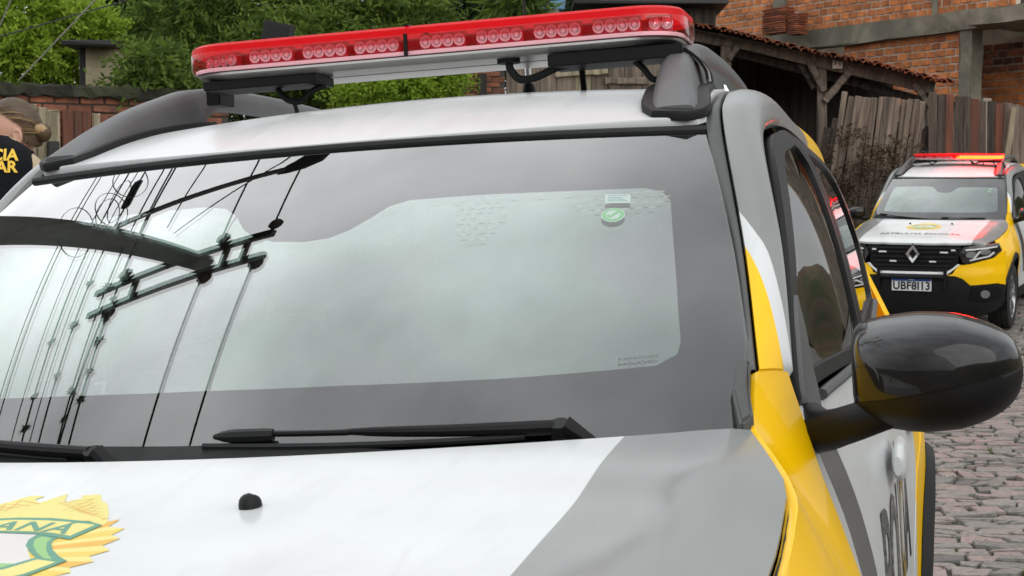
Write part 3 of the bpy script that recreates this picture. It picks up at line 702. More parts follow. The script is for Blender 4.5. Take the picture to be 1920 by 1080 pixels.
def build_car():
    root = empty('police_car')
    # ---- hood
    n = 24; xs = np.linspace(-1, 1, n+1)
    rear = [(.712*x, hood_rear(.712*x)) for x in xs[::-1]]
    side = [(_hx(y), y) for y in np.linspace(1.385, .30, 20)]
    fr = [(x, .075+.10*abs(x/.73)**3) for x in np.linspace(-.70, .70, 20)]
    outline = [(-x, y) for x, y in side][::-1]; outline = [(x, y) for x, y in fr]+[(x, y) for x, y in side[::-1]]+rear[1:-1]+[(-x, y) for x, y in side]
    hood = panel('hood', outline, hood_map, 'livery', root, step=.028, flange=.02, films={'lg': lambda A: A[:, 0]-.572})
    for s in (1, -1):
        x, y = s*.222, 1.008; z = H(x, y)
        V = []; F = []; n_ = 20
        for r, h in ((.0125, -.002), (.0125, .003), (.0118, .0075), (.0098, .011), (.0064, .0134), (.0022, .0142)):
            for i in range(n_): a = 2*math.pi*i/n_; V.append((x+r*math.cos(a), y+r*1.15*math.sin(a), z+h-.0015*math.sin(a)))
        for q in range(5):
            for i in range(n_): i2 = (i+1) % n_; F.append((q*n_+i, q*n_+i2, (q+1)*n_+i2, (q+1)*n_+i))
        F.append(tuple(5*n_+i for i in range(n_))); obj('washer_nozzle', V, F, 'black_plastic', hood)
    for s in (1, -1): tube('hood_seal', [(s*(_hx(y)+.0065), y, float(H(_hx(y), y))-.011) for y in np.linspace(.32, 1.36, 30)], .0055, 'rubber', hood, 6)
    emblem(root)
    mat('film_black', (.02, .02, .022), .4, coat=.5)
    P, F = text_geo('PATRULHA ESCOLAR', .085, spacing=1.06, bold=.0015)
    q = P.copy(); q[:, 0] *= .82/np.ptp(P[:, 0]); q[:, 1] = P[:, 1]*1.3+.40-.06*q[:, 0]**2; drape('hood_lettering', q, F, hood_map, 'film_black', hood, .0016)
    # ---- fenders, doors, quarters
    for s in (1, -1):
        top = [(y, float(_zt(y))-.001) for y in list(np.linspace(.40, 1.40, 18))+[1.44, 1.465, 1.485, 1.50, 1.53, 1.562]]
        shut = [(1.545, 1.10), (1.510, 1.02), (1.490, .93), (1.480, .80), (1.478, .60), (1.474, .36), (1.47, .27)]
        arch = [(1.25, .27)]+arc(.84, .345, .415, -10, 190, 22)+[(.415, .30), (.402, .40), (.398, .62)]
        fe = panel('fender', top[::-1]+arch[::-1]+shut[::-1], fend_map, 'livery', root, step=.03, sx=s, out=(1, 0, 0), films={'ly': ONE}, flange=.012)
        fl = []
        for i, a in enumerate(np.linspace(-12, 188, 30)):
            for r, dx in ((.412, -.03), (.402, .012), (.445, .014), (.458, .002)): fl.append((a, r, dx))
        V = []; F = []
        for a, r, dx in fl:
            y, z = .84+r*math.cos(rad(a)), .345+r*math.sin(rad(a)); V.append((s*(float(fend(np.array(y), np.array(min(z, 1.0))))+dx), y, z))
        for i in range(29):
            for k in range(3): q = (i*4+k, i*4+k+1, i*4+k+5, i*4+k+4); F.append(q if s < 0 else q[::-1])
        obj('arch_trim', V, F, 'black_plastic', fe)
        # front door
        waist = [(1.62, 1.085), (2.0, 1.092), (2.515, 1.108)]
        fd = [(1.553, 1.098), (1.58, 1.105)]+waist+[(2.525, .80), (2.52, .45), (2.50, .33)]+[(1.49, .33), (1.487, .60), (1.489, .80), (1.499, .93), (1.519, 1.02)]
        band = [(1.575, 1.12), (1.66, 1.08), (1.78, 1.05), (1.98, .78), (2.10, .48), (1.92, .48), (1.79, .80), (1.60, 1.03), (1.575, 1.06)]
        door = panel('front_door', fd, side_map, 'livery', root, step=.035, sx=s, out=(1, 0, 0), films={'ld': lambda A: sdf(band, A[:, 1:3])})
        rdl = [(2.532, 1.108), (2.9, 1.13), (3.36, 1.17), (3.40, 1.05), (3.33, .90), (3.12, .80), (2.98, .62), (2.93, .42), (2.90, .33), (2.51, .33), (2.53, .45), (2.535, .80)]
        yel = [(2.95, .20), (3.02, .55), (3.12, .85), (3.22, 1.02), (3.30, 1.16), (3.36, 1.3), (3.5, 1.5), (4.5, 1.5), (4.5, .2)]
        rdoor = panel('rear_door', rdl, side_map, 'livery', root, step=.035, sx=s, out=(1, 0, 0), films={'ly': lambda A: sdf(yel, A[:, 1:3])})
        qa = [(3.35, 1.175), (3.42, 1.30), (3.38, 1.50)]+[(y, z-.004) for x, y, z in A2 if 3.42 < y < 3.84]+[(3.97, 1.40), (4.07, 1.25), (4.13, 1.05), (4.16, .85), (4.17, .62), (4.10, .40), (3.93, .30)]+arc(3.516, .345, .415, 0, 180, 22)+[(2.99, .36), (2.94, .42), (2.99, .62), (3.13, .79), (3.34, .89), (3.41, 1.05), (3.37, 1.17)]
        qd = []
        for p in qa:
            if not qd or math.dist(p, qd[-1]) > .004: qd.append(p)
        quarter = panel('rear_quarter', qd[:-1], side_map, 'livery', root, step=.035, sx=s, out=(1, 0, 0), films={'ly': lambda A: sdf(yel, A[:, 1:3])})
        V = []; F = []
        for a in np.linspace(-12, 192, 30):
            for r, dx in ((.412, -.04), (.402, .020), (.45, .022), (.468, .002)):
                y, z = 3.516+r*math.cos(rad(a)), .345+r*math.sin(rad(a)); V.append((s*(float(S(np.array(y), np.array(z)))+dx), y, z))
        for i in range(29):
            for k in range(3): q = (i*4+k, i*4+k+1, i*4+k+5, i*4+k+4); F.append(q if s < 0 else q[::-1])
        obj('arch_trim', V, F, 'black_plastic', quarter)
        # window frames and glass above the waist
        a2 = [(y, z) for x, y, z in A2]
        ft = [p for p in a2 if p[0] < 2.50]
        fo = [(1.585, 1.112)]+[(p[0]+.012, p[1]-.008) for p in ft if p[0] > 1.60]+[(2.515, 1.535), (2.515, 1.115)]
        wf = [(1.74, 1.135), (1.755, 1.150)]+[(p[0]+.048, p[1]-.034) for p in ft if 1.745 < p[0] < 2.34]+[(2.42, 1.498), (2.45, 1.47), (2.45, 1.15), (2.44, 1.135)]
        panel('window_frame', fo, side_map, 'satin_black', door, [wf], .03, .012, s, (1, 0, 0))
        panel('window', [(y, z) for y, z in wf], side_map, 'side_glass', door, step=.05, flange=0, sx=s, out=(1, 0, 0), lift=-.006)
        rt = [p for p in a2 if 2.53 < p[0] < 3.40]
        ro = [(2.533, 1.118), (2.533, 1.535)]+[(p[0], p[1]-.008) for p in rt]+[(3.37, 1.49), (3.408, 1.30), (3.345, 1.18)]
        wr = [(2.62, 1.155), (2.61, 1.48), (2.64, 1.498)]+[(p[0], p[1]-.045) for p in rt if 2.68 < p[0] < 3.2]+[(3.27, 1.46), (3.33, 1.30), (3.28, 1.20), (3.25, 1.185)]
        panel('window_frame', ro, side_map, 'satin_black', rdoor, [wr], .03, .012, s, (1, 0, 0))
        panel('window', wr, side_map, 'side_glass', rdoor, step=.05, flange=0, sx=s, out=(1, 0, 0), lift=-.006)
        # belt weather strips, outer visors and door details
        for (o_, ys) in ((door, (1.80, 2.50)), (rdoor, (2.55, 3.30))):
            yy = np.linspace(*ys, 12); zz = np.interp(yy, [1.62, 2.0, 2.515, 2.9, 3.36], [1.095, 1.10, 1.116, 1.138, 1.178])
            tube('belt_strip', [(s*(float(S(np.array(a), np.array(b)))+.003), a, b) for a, b in zip(yy, zz)], .009, 'trim_rubber', o_, 8)
        vis = [p for p in a2 if 1.90 < p[0] < 2.5]
        sp = [(1.595, 1.085), (1.60, 1.12), (1.70, 1.205), (1.765, 1.245), (1.775, 1.20), (1.77, 1.11), (1.70, 1.055), (1.62, 1.04)]
        panel('mirror_sail', sp, side_map, 'rail_plastic', door, step=.03, flange=.012, sx=s, out=(1, 0, 0), lift=.006)
        for (o_, y0) in ((door, 2.36), (rdoor, 3.10)):
            xx = float(S(np.array(y0), np.array(.93)))
            yy = np.linspace(-.105, .105, 13); h = tube('door_handle', [(s*(xx+.017+.006*(1-(q/.105)**2)), y0+q, .925) for q in yy], .003+.021*(1-(yy/.11)**4)**.5, 'livery', o_, 14)
            for v in h.data.vertices: v.co.z = .925+(v.co.z-.925)*1.45; v.co.x = s*(xx+.018)+(v.co.x-s*(xx+.018))*.6
            for at_ in ('lg', 'ld', 'ly'): h.data.attributes.new(at_, 'FLOAT', 'POINT').data.foreach_set('value', np.full(len(h.data.vertices), -1, np.float32))
        P, F = text_geo('POL\u00cdCIA', .27, shear=.25, spacing=1.0, bold=.006)
        q = np.stack([(P[:, 0] if s > 0 else -P[:, 0])*.86+2.47, P[:, 1]*1.15+.745], 1)
        for o_, lo_, hi_ in ((door, 0, 2.518), (rdoor, 2.54, 9)):
            fs = [f for f in F if lo_ < q[list(f), 0].mean() < hi_]
            if fs:
                us = sorted({i for f in fs for i in f}); mp_ = {v: i for i, v in enumerate(us)}
                X = side_map(q[us])+np.array([.0018, 0, 0]); X[:, 0] *= s
                fs = [tuple(mp_[i] for i in f) for f in fs]; obj('lettering', X, fs, 'film_black', o_)
        # sill cladding
        panel('sill', [(1.27, .20), (1.47, .325), (2.93, .325), (3.09, .20)], lambda p: np.stack([S(p[:, 0], p[:, 1])+.006, p[:, 0], p[:, 1]], 1), 'black_plastic', root, step=.06, sx=s, out=(1, 0, 0))
        # pillar and roof side: painted band between the trim strip and the doors
        V = []; F = []; m_ = 12; lg = []; lw_ = []; ly = []
        fy = Curve1([(1.10, .80), (1.15, .70), (1.21, .52), (1.265, .31), (1.322, .0), (1.37, -.3), (1.7, -1)]); fw = Curve1([(1.10, 1.1), (1.15, 1.0), (1.21, .86), (1.265, .68), (1.316, .47), (1.345, .22), (1.375, 0), (1.45, -.4), (1.7, -1)])
        for i in [-1]+list(range(len(A1))):
            sk = i < 0; i = max(i, 0)
            a, b = A1[i]+np.array([.0035, .002, -.001]), A2[i]; d = b-a
            tg = A1[min(i+1, len(A1)-1)]-A1[max(i-1, 0)]; nn = np.cross(d, tg); nn /= np.linalg.norm(nn)
            if nn[0] < 0: nn = -nn
            L_ = np.linalg.norm(d)
            for k in range(m_+1):
                v = k/m_; bul = (.20*L_*min(1, .15+.85*i/20))*(4*v*(1-v))**.8
                p = a+d*v+nn*bul
                if sk: p = p+np.array([-.020, -.004, -.03])
                V.append((s*p[0], p[1], p[2]))
                ly.append((fy(p[2])-v)*L_ if p[1] < 2.3 else p[1]-3.1); lg.append((v-fw(p[2]))*L_ if p[1] < 2.3 else 1)
            p = V[-1]; V.append((p[0]-s*.012, p[1], p[2]-.004)); ly.append(ly[-1]); lg.append(lg[-1])
            p = V[i*(m_+3)] if False else V[-m_-2]; V.append((p[0]-s*.001, p[1], p[2]-.012)); ly.append(ly[-m_-2]); lg.append(lg[-m_-2])
        w_ = m_+3
        for i in range(len(A1)):
            for k in range(m_+1): q = (i*w_+k, (i+1)*w_+k, (i+1)*w_+k+1, i*w_+k+1); F.append(q[::-1] if s > 0 else q)
            q = (i*w_+m_+2, (i+1)*w_+m_+2, (i+1)*w_, i*w_); F.append(q[::-1] if s > 0 else q)
        sf = obj('side_frame', V, F, 'livery', root, angle=60)
        for nm, val in (('lg', lg), ('ly', ly), ('ld', [-1]*len(V))): sf.data.attributes.new(nm, 'FLOAT', 'POINT').data.foreach_set('value', np.array(val, np.float32))
        # grey rubber strip between glass and pillar, running on along the roof
        V = []; F = []
        for i in range(len(A0)):
            a, b = A0[i], A1[i]; n_ = np.array([0, -.3, .95]) if i < 24 else np.array([0, 0, 1.])
            for v, h in ((-.1, -.012), (-.06, .001), (.25, .004), (.55, .0045), (.85, .001), (.97, -.006), (1.0, -.018)):
                p = a+(b-a)*v+n_*h; V.append((s*p[0], p[1], p[2]))
        for i in range(len(A0)-1):
            for k in range(6): q = (i*7+k, (i+1)*7+k, (i+1)*7+k+1, i*7+k+1); F.append(q[::-1] if s > 0 else q)
        obj('pillar_trim', V, F, 'trim_rubber', root, angle=60)
        # corner piece at the foot of the windscreen
        P = [(.705, 1.395, 1.098), (.690, 1.455, 1.135), (.694, 1.50, 1.172), (.712, 1.485, 1.172), (.714, 1.435, 1.14), (.722, 1.400, 1.108)]
        V = [(s*x, y, z+.006) for x, y, z in P]+[(s*x, y, z-.03) for x, y, z in P]
        solid('cowl_corner', (V, [tuple(range(6)), tuple(range(11, 5, -1))]+[(i, i+6, (i+1) % 6+6, (i+1) % 6) for i in range(6)]), 'trim_rubber', root, bev=.004)
        rail(root, s); mirror(root, s)
        wheel(root, s*.775, .84, s); wheel(root, s*.775, 3.516, s)
    # ---- roof
    ft = [(x, 1.884+.285*x*x) for x in np.linspace(-.593, .593, 24)]
    A0r = [(x-.001, y) for x, y, z in A0 if y > 2.0]
    roof = panel('roof', ft+A0r+[(-x, y) for x, y in A0r[::-1]], roof_map, 'livery', root, step=.035, flange=.012)
    hd = [windscreen(np.array([[s_, 1.0]]))[0]+np.array([0, .006, .004]) for s_ in np.linspace(-1.0, 1.0, 41)]
    tube('header_trim', hd, .0075, 'rubber', root, 8)
    # ---- windscreen
    ws = panel('windscreen', [(-1.03, .0), (1.03, .0), (1.018, .5), (1.0, 1.0), (-1.0, 1.0), (-1.018, .5)], windscreen, 'windscreen_glass', root, step=.035, flange=0, out=(0, -.5, .8))
    hole = [(.897, .735), (.897, .62), (.901, .37), (.905, .255), (.897, .215), (.858, .190), (.6, .196), (.277, .21), (0, .214), (-.277, .21), (-.6, .196), (-.858, .190), (-.897, .215), (-.905, .255), (-.901, .37), (-.897, .62), (-.895, .74), (-.88, .78), (-.84, .80),
            (-.5, .818), (-.28, .822), (-.21, .808), (-.165, .775), (-.12, .720), (-.075, .686), (-.02, .668), (.06, .660), (.118, .668), (.16, .692), (.20, .732), (.235, .772), (.28, .792), (.45, .797), (.84, .79), (.88, .772)]
    fo = panel('frit_band', [(-1.025, .01), (1.025, .01), (1.013, .5), (.995, .995), (-.995, .995), (-1.013, .5)], windscreen, 'frit', ws, [hole], .03, 0, out=(0, -.5, .8), lift=-.003)
    cen = np.array([0, .48]); big = [tuple(cen+(np.array(h)-cen)*1.01) for h in hole]
    panel('inner_pane', big, windscreen, 'windscreen_inner', ws, (), .035, 0, out=(0, -.5, .8), lift=-.0075)
    mat('sticker_green', (.12, .55, .16), .5); mat('sticker_white', (.62, .70, .66), .5); mat('print_grey', (.02, .02, .02), .5)
    wm = windscreen
    def dec(poly, m, nm, lift): P, T = tri2d(poly, (), .02); drape(nm, P, [tuple(t) for t in T], wm, m, st, lift, (0, -.5, .8))
    st = empty('sticker', root)
    el = lambda k: [(.768+.026*k*math.cos(a), .672+.026*k*math.sin(a)) for a in np.linspace(0, 2*math.pi, 33)[:-1]]
    dec(el(1.0), 'sticker_white', 'rim', -.0030); dec(el(.93), 'sticker_green', 'ring', -.0027); dec(el(.62), 'sticker_white', 'disc', -.0024)
    dec([(.752, .668), (.762, .660), (.786, .682), (.780, .688), (.762, .670), (.756, .674)], 'sticker_green', 'tick', -.0021)
    st = empty('sticker', root)
    dec([(.749, .718), (.749, .752), (.806, .748), (.806, .714)], 'sticker_white', 'sheet', -.0030)
    mat('sticker_print', (.25, .42, .42), .5)
    for k in range(4): dec([(.755, .725+k*.0065), (.755, .728+k*.0065), (.800-.006*(k % 3), .7245+k*.0065), (.800-.006*(k % 3), .7215+k*.0065)], 'sticker_print', 'print', -.0027)
    st = empty('glass_print', root)
    for (txt, s0, t0, sz) in (('FANAVID', .826, .2160, .0135), ('--  -  --', .824, .2085, .009)):
        P, F = text_geo(txt, sz, bold=.0004); q = np.stack([P[:, 0]*1.3+s0, P[:, 1]*.8+t0-.01*(P[:, 0])], 1); drape('print', q, F, wm, 'print_grey', st, -.0028, (0, -.5, .8))
    # faint reflection near the top edge, put in as rows of pale dashes
    mat('dash_reflection', (.50, .58, .53), .6); rd = random.Random(4); V = []; F = []
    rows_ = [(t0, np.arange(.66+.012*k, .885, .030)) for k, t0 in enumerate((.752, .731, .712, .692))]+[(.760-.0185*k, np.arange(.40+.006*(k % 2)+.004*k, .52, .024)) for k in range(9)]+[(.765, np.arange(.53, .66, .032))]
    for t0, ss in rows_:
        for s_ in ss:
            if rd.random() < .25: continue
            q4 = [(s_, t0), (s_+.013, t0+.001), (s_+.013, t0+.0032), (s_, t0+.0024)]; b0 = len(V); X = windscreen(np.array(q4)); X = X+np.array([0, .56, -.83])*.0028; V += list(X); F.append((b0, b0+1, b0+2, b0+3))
    dp = obj('dash_reflection', V, F, 'dash_reflection', ws, smooth=False); dp['kind'] = 'stuff'
    # cowl and wipers
    panel('cowl', [(x, hood_rear(x)-.06) for x in np.linspace(-.69, .69, 16)]+[(x, 1.34+.24*x*x) for x in np.linspace(.69, -.69, 16)], lambda p: np.stack([p[:, 0], p[:, 1], 1.045+.06*p[:, 0]**2+.0*p[:, 1]], 1), 'black_plastic', root, step=.06)
    panel('cowl_screen', [(-1.0, -.03), (.62, -.03), (.62, .008), (.35, .050), (.05, .074), (-.3, .080), (-1.0, .085)], windscreen, 'black_plastic', root, step=.04, out=(0, -.5, .8), lift=.004)
    def wp(s_, t_, h):
        a = windscreen(np.array([[s_, t_]]))[0]; return a+np.array([0, -.56, .83])*h
    for pts_ in ([(.075, .083), (.19, .081), (.33, .075), (.69, .043)], [(-.93, .10), (-.80, .093), (-.66, .08), (-.165, .050)]):
        w = empty('wiper', root); A_, B_, C_, D_ = pts_
        lin = lambda p, q, n_, h: [wp(p[0]+(q[0]-p[0])*k/n_, p[1]+(q[1]-p[1])*k/n_, h) for k in range(n_+1)]
        tube('blade', lin((A_[0]-.02, A_[1]-.012), (D_[0]-.05, D_[1]-.004), 14, .005), .0042, 'rubber', w, 6)
        tube('blade_carrier', lin(A_, (A_[0]+.115, A_[1]-.002), 6, .011), [.003, .007, .009, .009, .009, .009, .008], 'black_plastic', w, 8)
        tube('arm_rod', lin((A_[0]+.10, A_[1]), C_, 6, .012), .004, 'satin_black', w, 8)
        tube('arm', lin(C_, D_, 8, .013), [.004, .006, .007, .0075, .008, .0085, .009, .009, .009], 'satin_black', w, 10)
        d = wp(D_[0]+.012, D_[1]-.006, .012); tube('pivot', [d+np.array([0, .01, -.02]), d+np.array([0, -.004, .008])], .0125, 'black_plastic', w, 16)
        tube('arm_foot', [wp(D_[0]+.02, D_[1]-.006, .018), wp(D_[0]+.07, D_[1]-.035, .0)], [.013, .008], 'satin_black', w, 10)
    # ---- nose
    cor = [(.345, .63), (.40, .645), (.455, .735), (.50, .735), (.56, .742), (.775, .795), (.835, .855), (.865, .86), (.868, .52), (.80, .545), (.57, .535), (.50, .60), (.43, .625)]
    for s in (1, -1):
        panel('bumper_corner', [(s*x, z) for x, z in cor], front_map, 'livery', root, step=.03, out=(0, -1, 0), films={'ly': ONE}, lift=.012, flange=.03)
        hl = empty('headlight', root)
        hp = [(.455, .842), (.50, .915), (.60, .93), (.82, .945), (.845, .87), (.77, .805), (.56, .752), (.50, .755)]
        panel('lamp_housing', [(s*x, z) for x, z in hp], front_map, 'satin_black', hl, step=.03, out=(0, -1, 0), lift=-.012)
        panel('lamp_cover', [(s*x, z) for x, z in hp], front_map, 'clear_lens', hl, step=.03, out=(0, -1, 0), lift=.010, flange=.02)
        mat('lamp_bar', (.82, .83, .84), .25, coat=1); mat('lamp_bowl', (.35, .36, .37), .25, metal=.8)
        for q in ([(.52, .893), (.80, .918), (.80, .904), (.52, .879)], [(.645, .872), (.665, .872), (.60, .79), (.585, .79)], [(.56, .775), (.74, .813), (.785, .85), (.772, .858), (.735, .825), (.56, .787)]):
            panel('light_strip', [(s*x, z) for x, z in q], front_map, 'lamp_bar', hl, step=.03, out=(0, -1, 0), lift=-.002)
        for (cx, cz, r) in ((.575, .838, .04), (.70, .865, .038)):
            panel('bowl', [(s*(cx+r*1.3*math.cos(a)), cz+r*.8*math.sin(a)) for a in np.linspace(0, 2*math.pi, 17)[:-1]], front_map, 'lamp_bowl', hl, step=.02, out=(0, -1, 0), lift=-.005)
        fg = panel('fog_lamp_bezel', [(s*x, z) for x, z in [(.56, .40), (.58, .50), (.72, .525), (.84, .49), (.83, .40), (.70, .36)]], front_map, 'satin_black', root, step=.04, out=(0, -1, 0), lift=.014)
        panel('fog_lamp', [(s*(.70+.04*math.cos(a)), .44+.04*math.sin(a)) for a in np.linspace(0, 2*math.pi, 17)[:-1]], front_map, 'lamp_bowl', fg, step=.02, out=(0, -1, 0), lift=.02)
        box('bull_bar_post', (s*.335, -.022, .60), (.03, .05, .22), 'black_plastic', root, bev=.008)
    low = mirror_poly([(.0, .20), (.60, .20), (.80, .26), (.868, .36), (.868, .53), (.80, .555), (.57, .545), (.50, .61), (.40, .66), (.0, .66)]); low = [(x, z) for x, z in low if x >= 0][:10]
    low = low+[(-x, z) for x, z in low[::-1]]; dd = []
    for p in low:
        if not dd or math.dist(p, dd[-1]) > .004: dd.append(p)
    panel('lower_bumper', dd[:-1] if math.dist(dd[0], dd[-1]) < .004 else dd, front_map, 'black_plastic', root, step=.05, out=(0, -1, 0), lift=.004, flange=.03)
    gp = [(.0, .675), (.34, .675), (.385, .70), (.45, .77), (.452, .835), (.49, .905), (.46, .925), (.0, .925)]; gp = gp+[(-x, z) for x, z in gp[::-1] if x > 0]
    gr = panel('grille', gp, front_map, 'satin_black', root, step=.04, out=(0, -1, 0), lift=-.025)
    for z in (.72, .765, .81, .855, .898):
        w = .36+.1*(z-.70)/.2; pts = [(x, float(front(np.array(x), np.array(z)))-.0+.012, z) for x in np.linspace(-w, w, 17)]; tube('slat', pts, .009, 'satin_black', gr, 6)
    for s in (1, -1):
        for (x, z, w) in ((.20, .768, .035), (.31, .862, .04), (.40, .885, .022)):
            box('marker_light', (s*x, float(front(np.array(x), np.array(z)))-.002, z), (w*2, .012, .016), 'lamp_bar', gr, bev=.003)
    strip = [(-.34, .662), (.34, .662), (.40, .70), (.44, .742), (.455, .745), (.47, .738), (.455, .732), (.41, .69), (.35, .640), (-.35, .640), (-.41, .69), (-.455, .732), (-.47, .738), (-.455, .745), (-.44, .742), (-.40, .70)]
    mat('strip_white', (.78, .79, .79), .3, coat=1)
    panel('grille_strip', strip, front_map, 'strip_white', root, step=.04, out=(0, -1, 0), lift=.016, flange=.02)
    tube('bull_bar', [(x, float(front(np.array(x), np.array(.615)))-.03, .615) for x in np.linspace(-.345, .345, 15)], .022, 'black_plastic', root, 12)
    # diamond badge
    b = empty('badge', root); y0 = float(front(np.array(0.), np.array(.845)))-.012
    def dia(w, h): return [(0, h), (w, 0), (0, -h), (-w, 0)]
    V = []; F = []
    for (w, h, y) in ((.078, .100, .01), (.070, .092, -.012), (.040, .055, -.006), (.034, .046, .004)):
        for (x, z) in [(0, h), (w*.36, h*.62), (w, 0), (w*.36, -h*.62), (0, -h), (-w*.36, -h*.62), (-w, 0), (-w*.36, h*.62)]:
            if abs(x) == w*.36: x = math.copysign(w*.40, x)
            V.append((x, y0+y, .845+z))
    for i in range(3):
        for k in range(8): F.append((i*8+k, i*8+(k+1) % 8, (i+1)*8+(k+1) % 8, (i+1)*8+k))
    obj('diamond', V, F, 'chrome', b, angle=20); V = [(x, y0+.006, .845+z) for x, z in [(0, .11), (.088, 0), (0, -.11), (-.088, 0)]]; obj('badge_back', V, [(0, 1, 2, 3)], 'satin_black', b)
    plate(root, float(front(np.array(0.), np.array(.535)))-.022, 1)
    # ---- tail
    mat('tail_red', (.35, .01, .012), .2, coat=1)
    tg = [(-.66, .62), (.66, .62), (.70, .95), (.66, 1.12), (.60, 1.40), (.55, 1.575), (-.55, 1.575), (-.60, 1.40), (-.66, 1.12), (-.70, .95)]
    gw = [(-.56, 1.14), (.56, 1.14), (.52, 1.40), (.49, 1.50), (-.49, 1.50), (-.52, 1.40)]
    tl = panel('tailgate', tg, rear_map, 'livery', root, [gw], .04, out=(0, 1, 0)); panel('rear_window', gw, rear_map, 'side_glass', tl, step=.06, flange=0, out=(0, 1, 0), lift=-.004)
    panel('rear_bumper', [(-.80, .27), (.80, .27), (.83, .60), (-.83, .60)], rear_map, 'black_plastic', root, step=.06, out=(0, 1, 0), lift=.01, flange=.03)
    for s in (1, -1): panel('tail_lamp', [(s*x, z) for x, z in [(.71, .80), (.81, .80), (.80, 1.02), (.71, 1.02)]], rear_map, 'tail_red', root, step=.04, out=(0, 1, 0), lift=.006)
    for s in (1, -1): panel('rear_corner', [(s*x, z) for x, z in [(.672, .62), (.84, .62), (.83, 1.1), (.70, 1.4), (.60, 1.58), (.562, 1.575), (.612, 1.40), (.672, 1.12), (.712, .95)]], rear_map, 'livery', root, step=.04, out=(0, 1, 0), films={'ly': lambda A: 1.3-A[:, 2]})
    for s in (1, -1): panel('hatch_seal', [(s*x, z) for x, z in [(.60, .60), (.75, .60), (.72, 1.10), (.66, 1.38), (.59, 1.575), (.52, 1.575), (.57, 1.38), (.63, 1.10)]], rear_map, 'rubber', root, step=.06, out=(0, 1, 0), lift=-.022, flange=0)
    plate(root, 4.36, 1, True)
    # ---- cabin and underside
    cab = root
    box('cabin_floor', (0, 2.2, .32), (1.50, 3.9, .06), 'dark_interior', cab, bev=.02); box('bulkhead', (0, 1.22, .68), (1.36, .04, .70), 'dark_interior', cab, bev=.01)
    solid('dashboard', prism_geo([(1.26, 1.02), (1.50, 1.045), (1.66, 1.035), (1.76, .99), (1.79, .88), (1.74, .74), (1.60, .62), (1.30, .60)], -.68, .68, 0), 'dark_interior', cab, bev=.025, seg=3)
    solid('instrument_hood', prism_geo([(1.60, 1.03), (1.68, 1.085), (1.80, 1.085), (1.79, 1.0)], .20, .52, 0), 'dark_interior', cab, bev=.02, seg=3)
    sw = empty('steering_wheel', cab); sw.location = (.36, 1.93, .98); sw.rotation_euler = (rad(-64), 0, 0)
    tube('rim', [(.185*math.cos(a), .185*math.sin(a), 0) for a in np.linspace(0, 2*math.pi, 41)], .016, 'dark_interior', sw, 10)
    box('hub', (0, -.01, -.01), (.15, .12, .05), 'dark_interior', sw, bev=.02)
    box('spoke', (0, 0, -.005), (.36, .035, .02), 'dark_interior', sw, bev=.008)
    for sx_ in (.36, -.36):
        st = empty('seat', cab)
        box('cushion', (sx_, 2.22, .62), (.50, .52, .16), 'seat_cloth', st, bev=.05)
        box('backrest', (sx_, 2.56, .92), (.48, .14, .62), 'seat_cloth', st, Matrix.Rotation(rad(-14), 3, 'X'), bev=.05); box('headrest', (sx_, 2.68, 1.33), (.26, .10, .18), 'seat_cloth', st, bev=.04)
    rs = empty('rear_seat', cab); box('cushion', (0, 3.1, .62), (1.3, .48, .16), 'seat_cloth', rs, bev=.05); box('backrest', (0, 3.42, .95), (1.3, .14, .62), 'seat_cloth', rs, Matrix.Rotation(rad(-14), 3, 'X'), bev=.05)
    im = empty('rear_view_mirror', cab); box('mirror_body', (.0, 1.86, 1.39), (.24, .03, .065), 'satin_black', im, bev=.012); tube('mirror_stem', [(0, 1.85, 1.40), (0, 1.78, 1.425)], .010, 'satin_black', im, 8)
    for s in (1, -1): box('pillar_lining', (s*.615, 3.70, 1.27), (.03, .44, .36), 'dark_interior', root, Matrix.Rotation(rad(-s*10), 3, 'Y'), bev=.01)
    box('boot_lining', (0, 3.98, .80), (1.36, .05, .66), 'dark_interior', root, bev=.01)
    solid('underbody', join_geo([box_geo((0, 2.15, .26), (1.40, 3.9, .06)), box_geo((0, .70, .55), (1.0, .9, .5))]), 'satin_black', root)
    for s in (1, -1):
        for yc in (.84, 3.516):
            V = []; F = []
            for a in np.linspace(-15, 195, 20):
                for x in (.50, .88 if yc < 1 else .86): V.append((s*x, yc+.42*math.cos(rad(a)), .345+.42*math.sin(rad(a))))
            for i in range(19): F.append((2*i, 2*i+1, 2*i+3, 2*i+2))
            obj('wheel_housing', V, F, 'satin_black', root)
    lb = light_bar(root)
    an = empty('antenna', root); ax, ay = .185, 2.52; z0 = float(Rf(ax, ay))
    tube('antenna_base', [(ax, ay, z0-.005), (ax, ay, z0+.022)], [.016, .010], 'rubber', an, 14)
    hel = [(ax+.0052*math.cos(t), ay+.0052*math.sin(t), z0+.02+.082*t/(2*math.pi*20)) for t in np.linspace(0, 2*math.pi*20, 320)]
    tube('spring', hel, .0019, 'chrome', an, 5); tube('spring_core', [(ax, ay, z0+.02), (ax, ay, z0+.105)], .0042, 'aluminium', an, 8)
    tube('whip', [(ax, ay, z0+.10), (ax-.002, ay+.01, z0+.5), (ax-.006, ay+.05, z0+1.0)], [.0028, .0018, .001], 'black_plastic', an, 6)
    return root, lb
